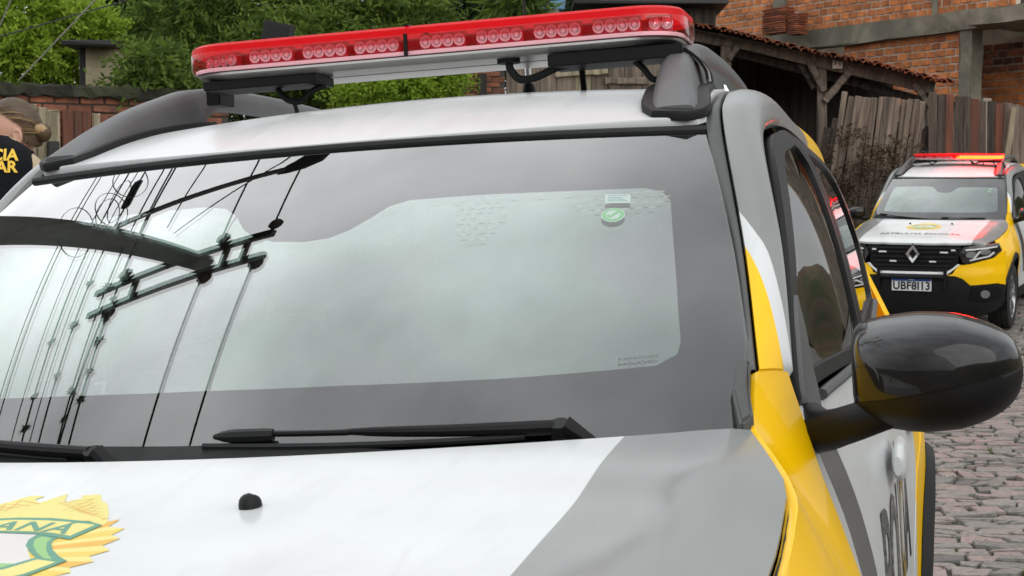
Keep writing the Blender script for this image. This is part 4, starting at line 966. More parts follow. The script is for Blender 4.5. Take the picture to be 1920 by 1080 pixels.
# ------------------------------------------------------------------ ground
G_Y0, G_A = 8.0, .0047
def gz(x, y):                                     # street surface in the near car's frame
    fade = np.clip((np.asarray(y, float)-3)/10, 0, 1); fade = fade*fade*(3-2*fade)
    d = np.clip(np.asarray(y, float)-G_Y0, 0, 12)
    return G_A*d*d+np.maximum(0, np.asarray(y, float)-G_Y0-12)*.05-.062*(x-.9)*fade
def cw(x, y, z): return M3@np.array([x, y, z])
def ground_at(wx, wy):                            # world height of the street at world x, y
    x, y = wx, wy; z = 0
    for _ in range(4):
        c = M3.T@np.array([wx, wy, z]); zc = gz(c[0], c[1]); z = (cw(c[0], c[1], zc))[2]
    return float(z)
def grid_sheet(name, xs, ys, m, dz=0):
    gx, gy = np.meshgrid(xs, ys); z = gz(gx, gy)+dz; P = np.stack([gx.ravel(), gy.ravel(), z.ravel()], 1)@M3.T; n = len(xs)
    F = [(j*n+i, j*n+i+1, (j+1)*n+i+1, (j+1)*n+i) for j in range(len(ys)-1) for i in range(n-1)]
    return tag(obj(name, P, F, m), kind='structure')
mat('soil', (.055, .042, .03), .95, var=.4, vscale=3, dark=(.03, .035, .012), dscale=1.2, damt=.8, bump=.4, bscale=30)
mat('joint_soil', (.028, .022, .016), .95, var=.4, vscale=6, dark=(.03, .04, .012), dscale=2, damt=.7)
mat('paving', (.17, .16, .15), .8, var=.25, vscale=3, bump=.3, bscale=60, dark=(.07, .07, .06), dscale=2)
mat('kerb_stone', (.2, .19, .18), .8, var=.3, vscale=6, bump=.4, bscale=30)
ax = np.concatenate([[-300, -150, -80, -40, -20], np.linspace(-12, 12, 25), [20, 40, 80, 150, 300]]); ay = np.concatenate([[-120, -60, -30, -15], np.linspace(-8, 30, 39), [40, 60, 100, 180, 350, 600]])
grid_sheet('ground', ax, ay, 'soil', -.05)
sx0, sx1, sy0, sy1 = -2.35, 3.6, -4.0, 24.0
grid_sheet('street_bed', np.linspace(sx0, sx1, 8), np.linspace(sy0, sy1, 30), 'joint_soil', -.012)
grid_sheet('pavement', np.linspace(-6.5, -2.55, 5), np.linspace(sy0, sy1, 30), 'paving', .11)
grid_sheet('pavement', np.linspace(3.8, 6.0, 4), np.linspace(sy0, sy1, 30), 'paving', .11)
bx_, by_ = np.linspace(6.0, 16, 21), np.linspace(-14, 34, 49); gx, gy = np.meshgrid(bx_, by_); tt = np.clip((gx-6)/2.6, 0, 1)
bz = gz(gx, gy)+.10+1.9*tt*tt*(3-2*tt)+np.array([[.35*noise.noise(Vector((a*.7, b*.5, 1))) for a in bx_] for b in by_])*tt
mat('bank_soil', (.11, .075, .042), .95, var=.4, vscale=1.5, dark=(.045, .07, .018), dscale=.9, damt=.9, bump=.8, bscale=12)
tag(obj('bank', np.stack([gx.ravel(), gy.ravel(), bz.ravel()], 1)@M3.T, [(j*21+i, j*21+i+1, (j+1)*21+i+1, (j+1)*21+i) for j in range(48) for i in range(20)], 'bank_soil'), kind='structure')
for xk in (-2.45, 3.7):                            # kerbs
    kb = tag(empty('kerb'), kind='structure')
    for i in range(28):
        y0, y1 = sy0+i, sy0+i+.988; V = []
        for y in (y0, y1):
            for x in (xk-.095, xk+.095):
                for z in (-.06, .115): V.append(cw(x, y, gz(x, y)+z))
        solid('kerb_stone', (V, [(0, 1, 3, 2), (4, 6, 7, 5), (0, 4, 5, 1), (2, 3, 7, 6), (0, 2, 6, 4), (1, 5, 7, 3)]), 'kerb_stone', kb, bev=.012, seg=1)
# cobbles: irregular stones laid in rows, the joints recessed
def stone_mat():
    m = bpy.data.materials.new('cobble'); m.use_nodes = True; t = m.node_tree; b = t.nodes['Principled BSDF']
    a = t.nodes.new('ShaderNodeAttribute'); a.attribute_name = 'tone'; g = t.nodes.new('ShaderNodeValToRGB'); link(t, a.outputs['Fac'], g.inputs[0])
    e = g.color_ramp.elements; e[0].color = (.11, .108, .102, 1); e[1].color = (.28, .215, .20, 1); e[1].position = 1
    for p_, c_ in ((.35, (.17, .165, .15, 1)), (.6, (.22, .205, .185, 1)), (.8, (.25, .195, .18, 1))): q = e.new(p_); q.color = c_
    tcn = t.nodes.new('ShaderNodeNewGeometry'); n = t.nodes.new('ShaderNodeTexNoise'); n.inputs['Scale'].default_value = 35; n.inputs['Detail'].default_value = 8; link(t, tcn.outputs['Position'], n.inputs['Vector'])
    r = t.nodes.new('ShaderNodeMapRange'); r.inputs[1].default_value = .3; r.inputs[2].default_value = .7; r.inputs[3].default_value = .7; r.inputs[4].default_value = 1.3; link(t, n.outputs[0], r.inputs[0])
    h = t.nodes.new('ShaderNodeHueSaturation'); link(t, g.outputs[0], h.inputs['Color']); link(t, r.outputs[0], h.inputs['Value']); link(t, h.outputs[0], b.inputs['Base Color'])
    b.inputs['Roughness'].default_value = .5
    bn = t.nodes.new('ShaderNodeBump'); bn.inputs['Strength'].default_value = .5; bn.inputs['Distance'].default_value = .008; link(t, n.outputs[0], bn.inputs['Height']); link(t, bn.outputs[0], b.inputs['Normal'])
    MATS['cobble'] = m
stone_mat()
rng = np.random.default_rng(3)
RH, CWD = .102, .152
ny, nx = int((sy1-sy0)/RH), int((sx1-sx0)/CWD)
cy = sy0+np.concatenate([[0], np.cumsum(rng.uniform(.72, 1.28, ny))])*RH
jit = rng.normal(0, 1, (ny+1, nx+2, 2))
STV, STT = [], []
for j in range(ny):
    off = rng.uniform(-.5, .5)*CWD
    ed = sx0+off+np.concatenate([[0], np.cumsum(rng.uniform(.48, 1.55, nx))])*CWD
    ed = ed[(ed > sx0-.1) & (ed < sx1+.1)]
    wav = lambda x, jj: cy[jj]+.024*np.sin(x*2.1+jj*1.7)+.018*np.sin(x*5.3+jj*2.9)
    e0 = ed+rng.normal(0, .02, len(ed)); e1 = ed+rng.normal(0, .02, len(ed))
    for k in range(len(ed)-1):
        g = .004+rng.uniform(0, .006)
        a = np.array([(e0[k]+g, wav(e0[k], j)+g), (e0[k+1]-g, wav(e0[k+1], j)+g), (e1[k+1]-g, wav(e1[k+1], j+1)-g), (e1[k]+g, wav(e1[k], j+1)-g)])
        if a[1, 0]-a[0, 0] < .05 or a[2, 0]-a[3, 0] < .05: continue
        pol = []
        for i in range(4):                        # knock the corners off unevenly
            p, q, r = a[i-1], a[i], a[(i+1) % 4]; c1, c2 = rng.uniform(.06, .3, 2)
            pol += [q+(p-q)*c1*.5, q+(r-q)*c2*.5]
        STV.append(np.array(pol)+rng.normal(0, .004, (8, 2))); STT.append(float(np.clip(rng.normal(.5, .24)+.35*noise.noise(Vector((a[0, 0]*.8, a[0, 1]*.6, 5))), 0, 1)))
STV = np.array(STV); STT = np.array(STT); NS = len(STV)
cen = STV.mean(1, keepdims=True); hgt = rng.normal(0, .004, (NS, 1)); tl = rng.normal(0, .05, (NS, 2))
def lvl(sc, dz):
    P = cen+(STV-cen)*sc; z = gz(P[..., 0], P[..., 1])+hgt+((P-cen)*tl[:, None]).sum(-1)+dz
    return np.concatenate([P, z[..., None]], -1)
allv = np.concatenate([lvl(.88, .003), lvl(.97, .0), lvl(1.0, -.010), lvl(1.0, -.05)], 1)@M3.T   # NS x 32 x 3
sf = [tuple(range(8))]+[(8*r+k, 8*(r+1)+k, 8*(r+1)+(k+1) % 8, 8*r+(k+1) % 8) for r in range(3) for k in range(8)]
ccw = (cen[:, 0])
dst = np.linalg.norm(allv.mean(1)-CAMW, axis=1)
d_ = allv.mean(1)-CAMW; zz = d_@FW; pu = 960+FPX*(d_@RW)/zz; pv = 540-FPX*(d_@UW)/zz
vis = (zz > 1) & (pu > 1725) & (pu < 1935) & (pv > 560) & (pv < 1100)
near = np.argsort(np.where(vis, zz, 1e9))[:min(300, int(vis.sum()))]; isn = np.zeros(NS, bool); isn[near] = True
street = tag(empty('street'), kind='structure')
def stone_mesh(V, F, tone, nm, parent):
    o = obj(nm, V, F, 'cobble', parent, smooth=False); o.data.attributes.new('tone', 'FLOAT', 'POINT').data.foreach_set('value', np.asarray(tone, np.float32)); return o
for i in near:
    c0 = allv[i].mean(0); o = stone_mesh(allv[i]-c0, sf, np.full(32, STT[i]), 'cobblestone', street); o.location = c0
rest = np.where(~isn)[0]; VB = allv[rest].reshape(-1, 3)
FB = [tuple(q+32*i for q in f) for i in range(len(rest)) for f in sf]
o = stone_mesh(VB, FB, np.repeat(STT[rest], 32), 'cobblestones', street); o['kind'] = 'stuff'
# grass in some joints
gv, gf = [], []
for i in range(900):
    if i < 420: k = near[rng.integers(len(near))]; p0 = allv[k, 16+rng.integers(8)]
    else: k = rng.integers(NS); p0 = allv[k, 16+rng.integers(8)]
    if noise.noise(Vector((p0[0]*1.3, p0[1]*.9, 0))) < .08: continue
    for b in range(9):
        a = rng.uniform(0, 6.28); L_ = rng.uniform(.012, .035); q = p0+np.append(rng.normal(0, .018, 2), 0); w = np.array([math.cos(a+1.57), math.sin(a+1.57), 0])*.003; t_ = q+np.array([math.cos(a)*L_*.9, math.sin(a)*L_*.9, L_*.7])
        s = len(gv); gv += [q-w, q+w, t_]; gf.append((s, s+1, s+2))
mat('grass', (.09, .10, .022), .7, var=.4, vscale=20)
tag(obj('joint_grass', gv, gf, 'grass', smooth=False), 'yellowish green moss and grass in the joints of the cobbled street', 'grass', kind='stuff')

# ------------------------------------------------------------------ wood, brick, concrete helpers (world frame)
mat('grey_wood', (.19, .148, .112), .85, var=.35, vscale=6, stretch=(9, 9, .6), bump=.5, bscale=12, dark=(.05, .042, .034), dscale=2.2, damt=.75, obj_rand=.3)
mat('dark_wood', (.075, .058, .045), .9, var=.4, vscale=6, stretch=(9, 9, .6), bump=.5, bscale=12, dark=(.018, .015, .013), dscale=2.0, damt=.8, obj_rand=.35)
mat('red_wood', (.16, .052, .026), .75, var=.35, vscale=5, stretch=(9, 9, .7), bump=.4, bscale=12, dark=(.05, .03, .02), dscale=2.5, damt=.7, obj_rand=.25)
mat('pale_wood', (.34, .29, .20), .85, var=.3, vscale=5, stretch=(7, 7, .6), bump=.4, bscale=12, dark=(.10, .09, .05), dscale=2.2, damt=.7, obj_rand=.2)
mat('brick_orange', (.55, .19, .058), .85, var=.28, vscale=9, bump=.5, bscale=45, dark=(.17, .055, .025), dscale=5, damt=.55, obj_rand=.3)
mat('brick_old', (.26, .095, .05), .9, var=.35, vscale=9, bump=.5, bscale=45, dark=(.05, .035, .03), dscale=4, damt=.75, obj_rand=.4)
mat('mortar', (.55, .48, .40), .95, var=.2, vscale=12, bump=.4, bscale=60, dark=(.2, .18, .15), dscale=3, damt=.5)
mat('mortar_dark', (.07, .062, .052), .95, var=.4, vscale=8, bump=.4, bscale=60, dark=(.02, .02, .018), dscale=3, damt=.7)
mat('concrete', (.23, .21, .165), .9, var=.25, vscale=4, bump=.3, bscale=30, dark=(.09, .085, .06), dscale=2.2, damt=.65)
mat('roof_tile', (.30, .085, .035), .85, var=.35, vscale=8, bump=.4, bscale=30, dark=(.05, .03, .02), dscale=3, damt=.7, obj_rand=.4)
mat('roof_tile_dark', (.06, .045, .035), .9, var=.3, vscale=6, bump=.4, bscale=30)
mat('plaster', (.42, .36, .24), .95, var=.2, vscale=5, bump=.8, bscale=25, dark=(.2, .17, .11), dscale=3, damt=.6)
mat('black_metal', (.01, .01, .01), .6)

UPW = np.array([0, 0, 1.])
class Frame:
    """a vertical plane: origin o, x along the facade, y out of it towards the viewer, z up"""
    def __init__(s, a, b):
        a, b = np.array(a, float), np.array(b, float); s.o = a; d = b-a; d[2] = 0; s.L = np.linalg.norm(d); s.x = d/s.L; s.y = np.cross(s.x, UPW)*1.0; s.z = UPW
        if s.y@(CAMW-a) < 0: s.y = -s.y
        s.R = np.stack([s.x, -s.y, s.z], 1)
    def w(s, x, y, z): return s.o+s.x*x+s.y*y+UPW*(z-s.o[2])
    def px(s, u, v, y=0):                         # the facade point seen at photo position u, v: (x, z)
        r = FW+RW*(u-960)/FPX+UW*(540-v)/FPX; t = ((s.o+s.y*y-CAMW)@s.y)/(r@s.y); p = CAMW+t*r
        return float((p-s.o)@s.x), float(p[2])
    def mw(s, x, y, z): p = s.w(x, y, z); return Matrix([[s.R[0, 0], s.R[0, 1], s.R[0, 2], p[0]], [s.R[1, 0], s.R[1, 1], s.R[1, 2], p[1]], [s.R[2, 0], s.R[2, 1], s.R[2, 2], p[2]], [0, 0, 0, 1]])
def root_at(name, fr, x=0, y=0, z=0): o = empty(name); o.matrix_world = fr.mw(x, y, z); return o
_mesh = {}
def rough_box_mesh(key, s, seed, m, amp=.004, nz=5, bev=.004):
    if key in _mesh: return _mesh[key]
    r_ = np.random.default_rng(seed); bm = bmesh.new(); bmesh.ops.create_cube(bm, size=1); bmesh.ops.scale(bm, vec=s, verts=bm.verts)
    if nz > 1:
        ax_ = int(np.argmax(s)); es = [e for e in bm.edges if abs((e.verts[0].co-e.verts[1].co)[ax_]) > s[ax_]*.9]; bmesh.ops.subdivide_edges(bm, edges=es, cuts=nz-1)
    if bev: bmesh.ops.bevel(bm, geom=[e for e in bm.edges if e.calc_face_angle(0) > .5], offset=bev, segments=1, affect='EDGES')
    for v in bm.verts: v.co += Vector(r_.normal(0, amp, 3))
    me = bpy.data.meshes.new(key); bm.to_mesh(me); bm.free(); me.materials.append(MATS[m]); _mesh[key] = me; return me
def piece(name, me, parent, loc, rot=(0, 0, 0)):
    o = bpy.data.objects.new(name, me); COL.objects.link(o); o.parent = parent; o.location = loc; o.rotation_euler = rot; return o
def lbox(name, parent, c, s, m, rot=(0, 0, 0), amp=.004, seed=1, nz=6, bev=.006): return piece(name, rough_box_mesh('%s_%s_%s_%d' % (name, m, str([round(q, 3) for q in s]), seed), s, seed, m, amp, nz, bev), parent, c, rot)

BR_LEFT = {}
def brick_wall(root, x0, x1, z0, z1, bw, bh, gap, depth, m_b, m_m, y=0, skip=None, limit=300, seed=1, bname='brick', ribs=True, mortar_back=.012):
    """running-bond bricks standing proud of recessed mortar, in root's local frame (x along, -y towards the viewer)"""
    r_ = random.Random(seed); mes = [rough_box_mesh('%s_%s_%.3f_%d' % (bname, m_b, bw, k), (bw, depth, bh), seed*31+k, m_b, .0028, 1, .006) for k in range(6)]
    hm = [rough_box_mesh('%s_%s_%.3f_h%d' % (bname, m_b, bw, k), (bw*.5-gap/2, depth, bh), seed*37+k, m_b, .0028, 1, .006) for k in range(2)]
    rows = int((z1-z0)/(bh+gap)); cnt = 0
    for r in range(rows):
        z = z0+(r+.5)*(bh+gap); x = x0-(bw+gap)*(.5 if r % 2 else 0)
        while x < x1:
            a, b = x, x+bw; ha = max(a, x0); hb = min(b, x1)
            if hb-ha > .3*bw and not (skip and skip((ha+hb)/2, z)):
                full = hb-ha > .93*bw
                me = r_.choice(mes) if full else r_.choice(hm); o = piece('brick', me, root, ((ha+hb)/2, y-depth/2+r_.uniform(-.006, .004), z+r_.uniform(-.003, .003)), (r_.uniform(-.01, .01), r_.uniform(-.008, .008), r_.uniform(-.02, .02))); cnt += 1
                if not full: o.scale = ((hb-ha)/(bw*.5-gap/2), 1, 1)
            x += bw+gap
    solid('mortar', box_geo(((x0+x1)/2, y-depth+mortar_back+.10, (z0+z1)/2), (x1-x0, .2, z1-z0)), m_m, root, smooth=False)
    return cnt

# ------------------------------------------------------------------ unfinished brick house (right background)
H0, H1 = at(1300, 100, 28.4), at(1880, 100, 23.2)
fh = Frame(H0, H1)
gl_h = ground_at(*fh.w(3, 0, 0)[:2])
house = root_at('brick_house', fh, 0, 0, gl_h); house.matrix_world = fh.mw(0, 0, gl_h)
tag(house, 'unfinished two storey house of bare orange brick with concrete beams', 'house')
def hx(u, v, y=0): x, z = fh.px(u, v, y); return x, z-gl_h
xa, zsl = hx(1480, 68); xb, zsb = hx(1880, 22); zslab = (hx(1560, 58)[1]+hx(1800, 22)[1])/2; zlow = (hx(1600, 88)[1]+hx(1780, 58)[1])/2
xcol0, xcol1 = hx(1462, 40)[0], hx(1482, 40)[0]
brick_wall(house, xcol1, hx(1905, 10)[0], zslab, zslab+1.02, .162, .095, .020, .10, 'brick_orange', 'mortar', seed=3, skip=lambda x, z: False)
xl = hx(1290, 20)[0]; brick_wall(house, xl, xcol0, zslab-.25, zslab+1.0, .162, .095, .020, .10, 'brick_orange', 'mortar', seed=5)
xc0, xc1 = hx(1812, 120)[0], hx(1836, 120)[0]
brick_wall(house, hx(1590, 150)[0], xc0, zlow-1.05, zlow-.01, .162, .095, .020, .10, 'brick_orange', 'mortar', seed=7)
xe = hx(1960, 100)[0]
brick_wall(house, xc1-1.2, xe, zlow-1.35, zlow-.02, .165, .098, .016, .10, 'brick_old', 'mortar', y=1.1, seed=9)
lbox('column', house, ((xcol0+xcol1)/2, -.05, zslab+.4), (xcol1-xcol0, .24, 1.45), 'concrete', amp=.008)
lbox('column', house, ((xc0+xc1)/2, -.06, zlow/2), (xc1-xc0, .26, zlow), 'concrete', amp=.008, nz=10)
lbox('column', house, (hx(1762, 10)[0], -.062, zslab+.5), (.10, .14, 1.0), 'concrete', amp=.006)
lbox('floor_beam', house, ((xl+xb)/2-.1, -.075, (zslab+zlow)/2), (xb-xl+.2, .30, zslab-zlow), 'concrete', amp=.012, nz=14)
lbox('floor_slab', house, ((xb+xe)/2+.3, .5, zlow+.13), (xe-xb+1.2, 1.9, .22), 'concrete', amp=.012, nz=6)
lbox('lower_wall', house, ((xl+xc1)/2, .22, (zlow-1.0)/2), (xc1-xl, .2, zlow-1.0), 'mortar', amp=.004)
lbox('lower_wall', house, ((xe+xc1)/2-.6, 1.22, (zlow-1.2)/2), (xe-xc1+1.2, .2, zlow-1.2), 'mortar', amp=.004)
lbox('upper_wall', house, ((xl+xe)/2, .24, zslab+1.75), (xe-xl, .2, 1.5), 'mortar')
lbox('side_wall', house, (xl+.1, 3.0, zslab/2+1.2), (.2, 5.4, zslab+2.4), 'mortar'); lbox('back_wall', house, ((xl+xe)/2, 5.6, zslab/2+1.2), (xe-xl, .2, zslab+2.4), 'mortar')
lbox('roof_slab', house, ((xl+xe)/2, 2.7, zslab+2.55), (xe-xl+.4, 6.2, .14), 'concrete')
nb = [o for o in house.children if o.name.startswith('brick')]
if len(nb) > 300:                                  # past 300 the ones that show least become one joined part
    def score(o):
        p = np.array(house.matrix_world@o.location)-CAMW; u = 960+FPX*(p@RW)/(p@FW); v = 540-FPX*(p@UW)/(p@FW); return (0 if (1290 < u < 1925 and -12 < v < 215) else 1000)+abs(v-60)/100
    nb.sort(key=score); V = []; F = []
    for o in nb[300:]:
        mtx = Matrix.LocRotScale(o.location, o.rotation_euler, o.scale); s0 = len(V); V += [mtx@v.co for v in o.data.vertices]; F += [tuple(i+s0 for i in p.vertices) for p in o.data.polygons]; bpy.data.objects.remove(o)
    obj('bricks', V, F, 'brick_orange', house, smooth=False)['kind'] = 'stuff'
# two piles of clay slabs in front of the upper wall
for i, (u0, u1, vb, n_) in enumerate(((1437, 1482, 66, 13), (1485, 1506, 67, 11))):
    xq0, zq = hx(u0, vb, .5); xq1 = hx(u1, vb, .5)[0]
    pl = root_at('slab_stack', fh, (xq0+xq1)/2, .5, zq+gl_h)
    tag(pl, ['wide stack of thin clay slabs against the upper brick wall', 'narrow stack of thin clay slabs beside the concrete column'][i], 'slab stack', 'stacks of clay slabs')
    for k in range(n_): lbox('slab', pl, (random.uniform(-.01, .01), 0, .014+k*.032), (xq1-xq0, .22, .022), 'roof_tile', (0, 0, random.uniform(-.05, .05)), seed=k % 3, nz=2, bev=.003)

# ------------------------------------------------------------------ lean-to shed with tiled roof
S0, S1 = at(1285, 60, 21.6), at(1750, 165, 21.6)
fs = Frame(S0, S1); gl_s = ground_at(*fs.w(1.5, 0, 0)[:2])
shed = root_at('lean_to_shed', fs, 0, 0, gl_s); tag(shed, 'dark wooden lean-to shed with a sagging clay tile roof on braced posts', 'shed')
def sxz(u, v, y=0): x, z = fs.px(u, v, y); return x, z-gl_s
def bar(name, p0, p1, w, d, m, y=0, seed=1):
    (x0, z0), (x1, z1) = p0, p1; L_ = math.hypot(x1-x0, z1-z0); return lbox(name, shed, ((x0+x1)/2, y, (z0+z1)/2), (L_, d, w), m, (0, -math.atan2(z1-z0, x1-x0), 0), seed=seed, amp=.005)
bar('eave_beam', sxz(1285, 62), sxz(1352, 76), .16, .09, 'grey_wood', seed=1); bar('eave_beam', sxz(1350, 72), sxz(1752, 166), .155, .08, 'grey_wood', .004, 2)
bar('purlin', sxz(1370, 92), sxz(1740, 185), .10, .08, 'dark_wood', .30, 3)
for (u, va, vb, w) in ((1362, 60, 420, .13), (1543, 122, 440, .12), (1748, 170, 440, .12)):
    x, z1 = sxz(u, va); _, z0 = sxz(u, vb); lbox('post', shed, (x, .06, z1/2), (w, .11, z1), 'grey_wood', amp=.006, seed=int(u), nz=8)
bar('brace', sxz(1512, 108), sxz(1545, 172), .085, .07, 'grey_wood', -.03, 5); bar('brace', sxz(1598, 126), sxz(1545, 190), .085, .07, 'grey_wood', -.034, 6)
bar('brace', sxz(1712, 158), sxz(1744, 200), .07, .06, 'grey_wood', -.03, 7); bar('brace', sxz(1500, 112), sxz(1530, 165), .07, .06, 'dark_wood', .12, 8); bar('brace', sxz(1384, 84), sxz(1366, 112), .07, .06, 'grey_wood', -.03, 9)
xr = sxz(1752, 0)[0]; xl_ = sxz(1285, 0)[0]
zE = lambda x: np.interp(x, [xl_, xr], [sxz(1285, 62)[1], sxz(1752, 166)[1]])
nbd = 18
for k in range(nbd):                               # boards of the back wall, in shade
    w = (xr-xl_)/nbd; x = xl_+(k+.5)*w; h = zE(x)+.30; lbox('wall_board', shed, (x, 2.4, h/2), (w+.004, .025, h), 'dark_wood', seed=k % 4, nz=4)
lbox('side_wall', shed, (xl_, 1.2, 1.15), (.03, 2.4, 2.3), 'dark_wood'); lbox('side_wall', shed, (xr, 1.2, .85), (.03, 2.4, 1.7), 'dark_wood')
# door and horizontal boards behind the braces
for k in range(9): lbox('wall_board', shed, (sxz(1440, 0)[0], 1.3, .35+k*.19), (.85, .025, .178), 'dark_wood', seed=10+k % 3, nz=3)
def tile_mesh(key, m, seed):
    if key in _mesh: return _mesh[key]
    r_ = np.random.default_rng(seed); V = []; F = []; n = 6
    for yy, rr in ((-.22, .085), (.22, .07)):
        for lay in (0, .014):
            for i in range(n+1): a = math.pi*i/n; V.append(np.array([(rr-lay)*math.cos(a), yy, (rr-lay)*.62*math.sin(a)])+r_.normal(0, .002, 3))
    g = lambda b, l, i: b*2*(n+1)+l*(n+1)+i
    for i in range(n): F += [(g(0, 0, i), g(0, 0, i+1), g(1, 0, i+1), g(1, 0, i)), (g(0, 1, i+1), g(0, 1, i), g(1, 1, i), g(1, 1, i+1)), (g(0, 0, i+1), g(0, 0, i), g(0, 1, i), g(0, 1, i+1)), (g(1, 0, i), g(1, 0, i+1), g(1, 1, i+1), g(1, 1, i))]
    for b in (0, 1): pass
    me = bpy.data.meshes.new('roof_tile'); me.from_pydata([tuple(v) for v in V], [], F); me.update(); me.materials.append(MATS[m]); _mesh[key] = me; return me
tm = [tile_mesh('tile%d' % k, 'roof_tile', k) for k in range(4)]; td = tile_mesh('tiled', 'roof_tile_dark', 9)
ang = math.atan2(zE(xr)-zE(xl_), xr-xl_); ncol = 44
rise = .13
for k in range(ncol):
    x = xl_-.05+(xr-xl_+.2)*(k+.5)/ncol
    for r in range(6):
        yy = -.16+r*.36; z = zE(x)+.095+(yy+.16)*rise+random.uniform(-.012, .018)+.012*math.sin(x*3)
        me = td if (noise.noise(Vector((x*.9, yy*.7, 3))) > .12 and r > 0) else random.choice(tm)
        piece('roof_tile', me, shed, (x+random.uniform(-.01, .01), yy, z), (math.atan(rise)+random.uniform(-.03, .03), -ang*1.0, random.uniform(-.07, .07)))
solid('roof_deck', ([(xl_-.1, -.18, zE(xl_)+.055), (xr+.1, -.18, zE(xr)+.055), (xr+.1, 2.5, zE(xr)+.055+2.68*rise), (xl_-.1, 2.5, zE(xl_)+.055+2.68*rise), (xl_-.1, -.18, zE(xl_)+.085), (xr+.1, -.18, zE(xr)+.085), (xr+.1, 2.5, zE(xr)+.085+2.68*rise), (xl_-.1, 2.5, zE(xl_)+.085+2.68*rise)], [(0, 3, 2, 1), (4, 5, 6, 7), (0, 1, 5, 4), (1, 2, 6, 5), (2, 3, 7, 6), (3, 0, 4, 7)]), 'dark_wood', shed, smooth=False)
# house number
xn, zn = sxz(1568, 119); mat('number_plate', (.55, .50, .42), .7, var=.2); mat('number_ink', (.05, .035, .025), .8)
npl = root_at('house_number', fs, xn, .09, zn+gl_s); tag(npl, 'small weathered house number plate nailed to the shed beam', 'number plate')
lbox('plate', npl, (0, 0, 0), (.135, .015, .16), 'number_plate', nz=1, amp=.001, bev=.003)
P, F = text_geo('71', .12, bold=.002); obj('digits', np.stack([P[:, 0], np.full(len(P), -.010), P[:, 1]], 1), F, 'number_ink', npl, smooth=False)

# ------------------------------------------------------------------ fences on the right
fp = Frame(at(1500, 300, 21.0), at(1930, 300, 21.0)); gl_p = ground_at(*fp.w(1.5, 0, 0)[:2])
def fxz(u, v, y=0): x, z = fp.px(u, v, y); return x, z-gl_p
lf = root_at('leaning_fence', fp, 0, 0, gl_p); tag(lf, 'crooked fence of leaning grey wooden slats in front of the shed', 'fence')
tops = [(1584, 172), (1597, 181), (1608, 181), (1618, 182), (1629, 183), (1641, 183), (1655, 181), (1664, 182), (1674, 183), (1683, 184), (1696, 187), (1707, 186), (1718, 187), (1730, 190)]
for i, (u, v) in enumerate(tops):
    lean = 37+random.uniform(-6, 6)-i*.6; ub, vb = u-lean*1.45, 430
    (x1, z1), (x0, _) = fxz(u, v), fxz(ub, vb); z0 = -.05; L_ = math.hypot(x1-x0, z1-z0); w = random.uniform(.062, .09)
    lbox('slat', lf, ((x0+x1)/2, random.uniform(-.02, .02), (z0+z1)/2), (w, .022, L_), 'grey_wood', (random.uniform(-.03, .03), math.atan2(x1-x0, z1-z0), random.uniform(-.1, .1)), seed=20+i, nz=5)
for z in (.55, 1.25): (xa_, _), (xb_, _) = fxz(1520, 300), fxz(1745, 300); lbox('rail', lf, ((xa_+xb_)/2, .05, z), (xb_-xa_, .05, .07), 'dark_wood')
for i in range(26):                                # second, darker layer of slats behind
    u = 1540+i*8.2; (x0, _), (x1, z1) = fxz(u-40, 430), fxz(u+14, 232+random.uniform(-14, 10)); L_ = math.hypot(x1-x0, z1); lbox('slat', lf, ((x0+x1)/2, .12, z1/2), (.068, .02, L_), 'dark_wood', (0, math.atan2(x1-x0, z1), 0), seed=40+i % 5, nz=4)
bf = root_at('board_fence', fp, 0, 0, gl_p); tag(bf, 'close boarded fence of dark stained planks behind the second police car', 'fence')
n_ = 15; (xa_, _), (xb_, _) = fxz(1742, 300), fxz(1975, 300)
for k in range(n_):
    x = xa_+(xb_-xa_)*(k+.5)/n_; z1 = fxz(1742+(233)*(k+.5)/n_, 172+(k/n_)*38)[1]+random.uniform(-.02, .02)
    lbox('board', bf, (x, .03+random.uniform(-.008, .008), z1/2), ((xb_-xa_)/n_-.006, .022, z1), ['dark_wood', 'dark_wood', 'red_wood'][k % 3] if k < 9 else 'grey_wood', (0, random.uniform(-.008, .008), 0), seed=60+k, nz=5)
(x1, z1), (x0, z0) = fxz(1890, 200), fxz(1874, 300); lbox('leaning_post', bf, ((x0+x1)/2-.05, -.06, z1/2), (.07, .06, z1), 'pale_wood', (0, math.atan2(x1-x0, z1-z0), 0), seed=70)
for z in (.5, 1.4): lbox('rail', bf, ((xa_+xb_)/2, .07, z), (xb_-xa_, .05, .08), 'dark_wood')

# ------------------------------------------------------------------ middle: old brick wall and plank fence seen under the light bar
fm = Frame(at(835, 150, 18.5), at(1300, 150, 18.5)); gl_m = ground_at(*fm.w(1, 0, 0)[:2])
def mxz(u, v): x, z = fm.px(u, v); return x, z-gl_m
ow = root_at('old_brick_wall', fm, 0, .0, gl_m); tag(ow, 'short old red brick wall at the end of the plank fence', 'wall')
xq, zt_ = mxz(850, 108); xq2 = mxz(946, 0)[0]
brick_wall(ow, xq-.5, xq2, zt_-1.0, zt_+.0, .20, .052, .012, .10, 'brick_old', 'mortar_dark', seed=11)
lbox('lower_wall', ow, ((xq-.5+xq2)/2, .08, (zt_-1.0)/2), (xq2-xq+.5, .2, zt_-1.0), 'mortar_dark'); lbox('post', ow, (mxz(905, 0)[0], -.13, (zt_-.2)/2), (.10, .07, zt_-.2), 'dark_wood')
pf = root_at('plank_fence', fm, 0, 0, gl_m); tag(pf, 'tall fence of wide grey weathered planks behind the roof of the near car', 'fence')
us = [948, 985, 1012, 1045, 1078, 1110, 1140, 1172, 1205, 1240, 1275, 1310]
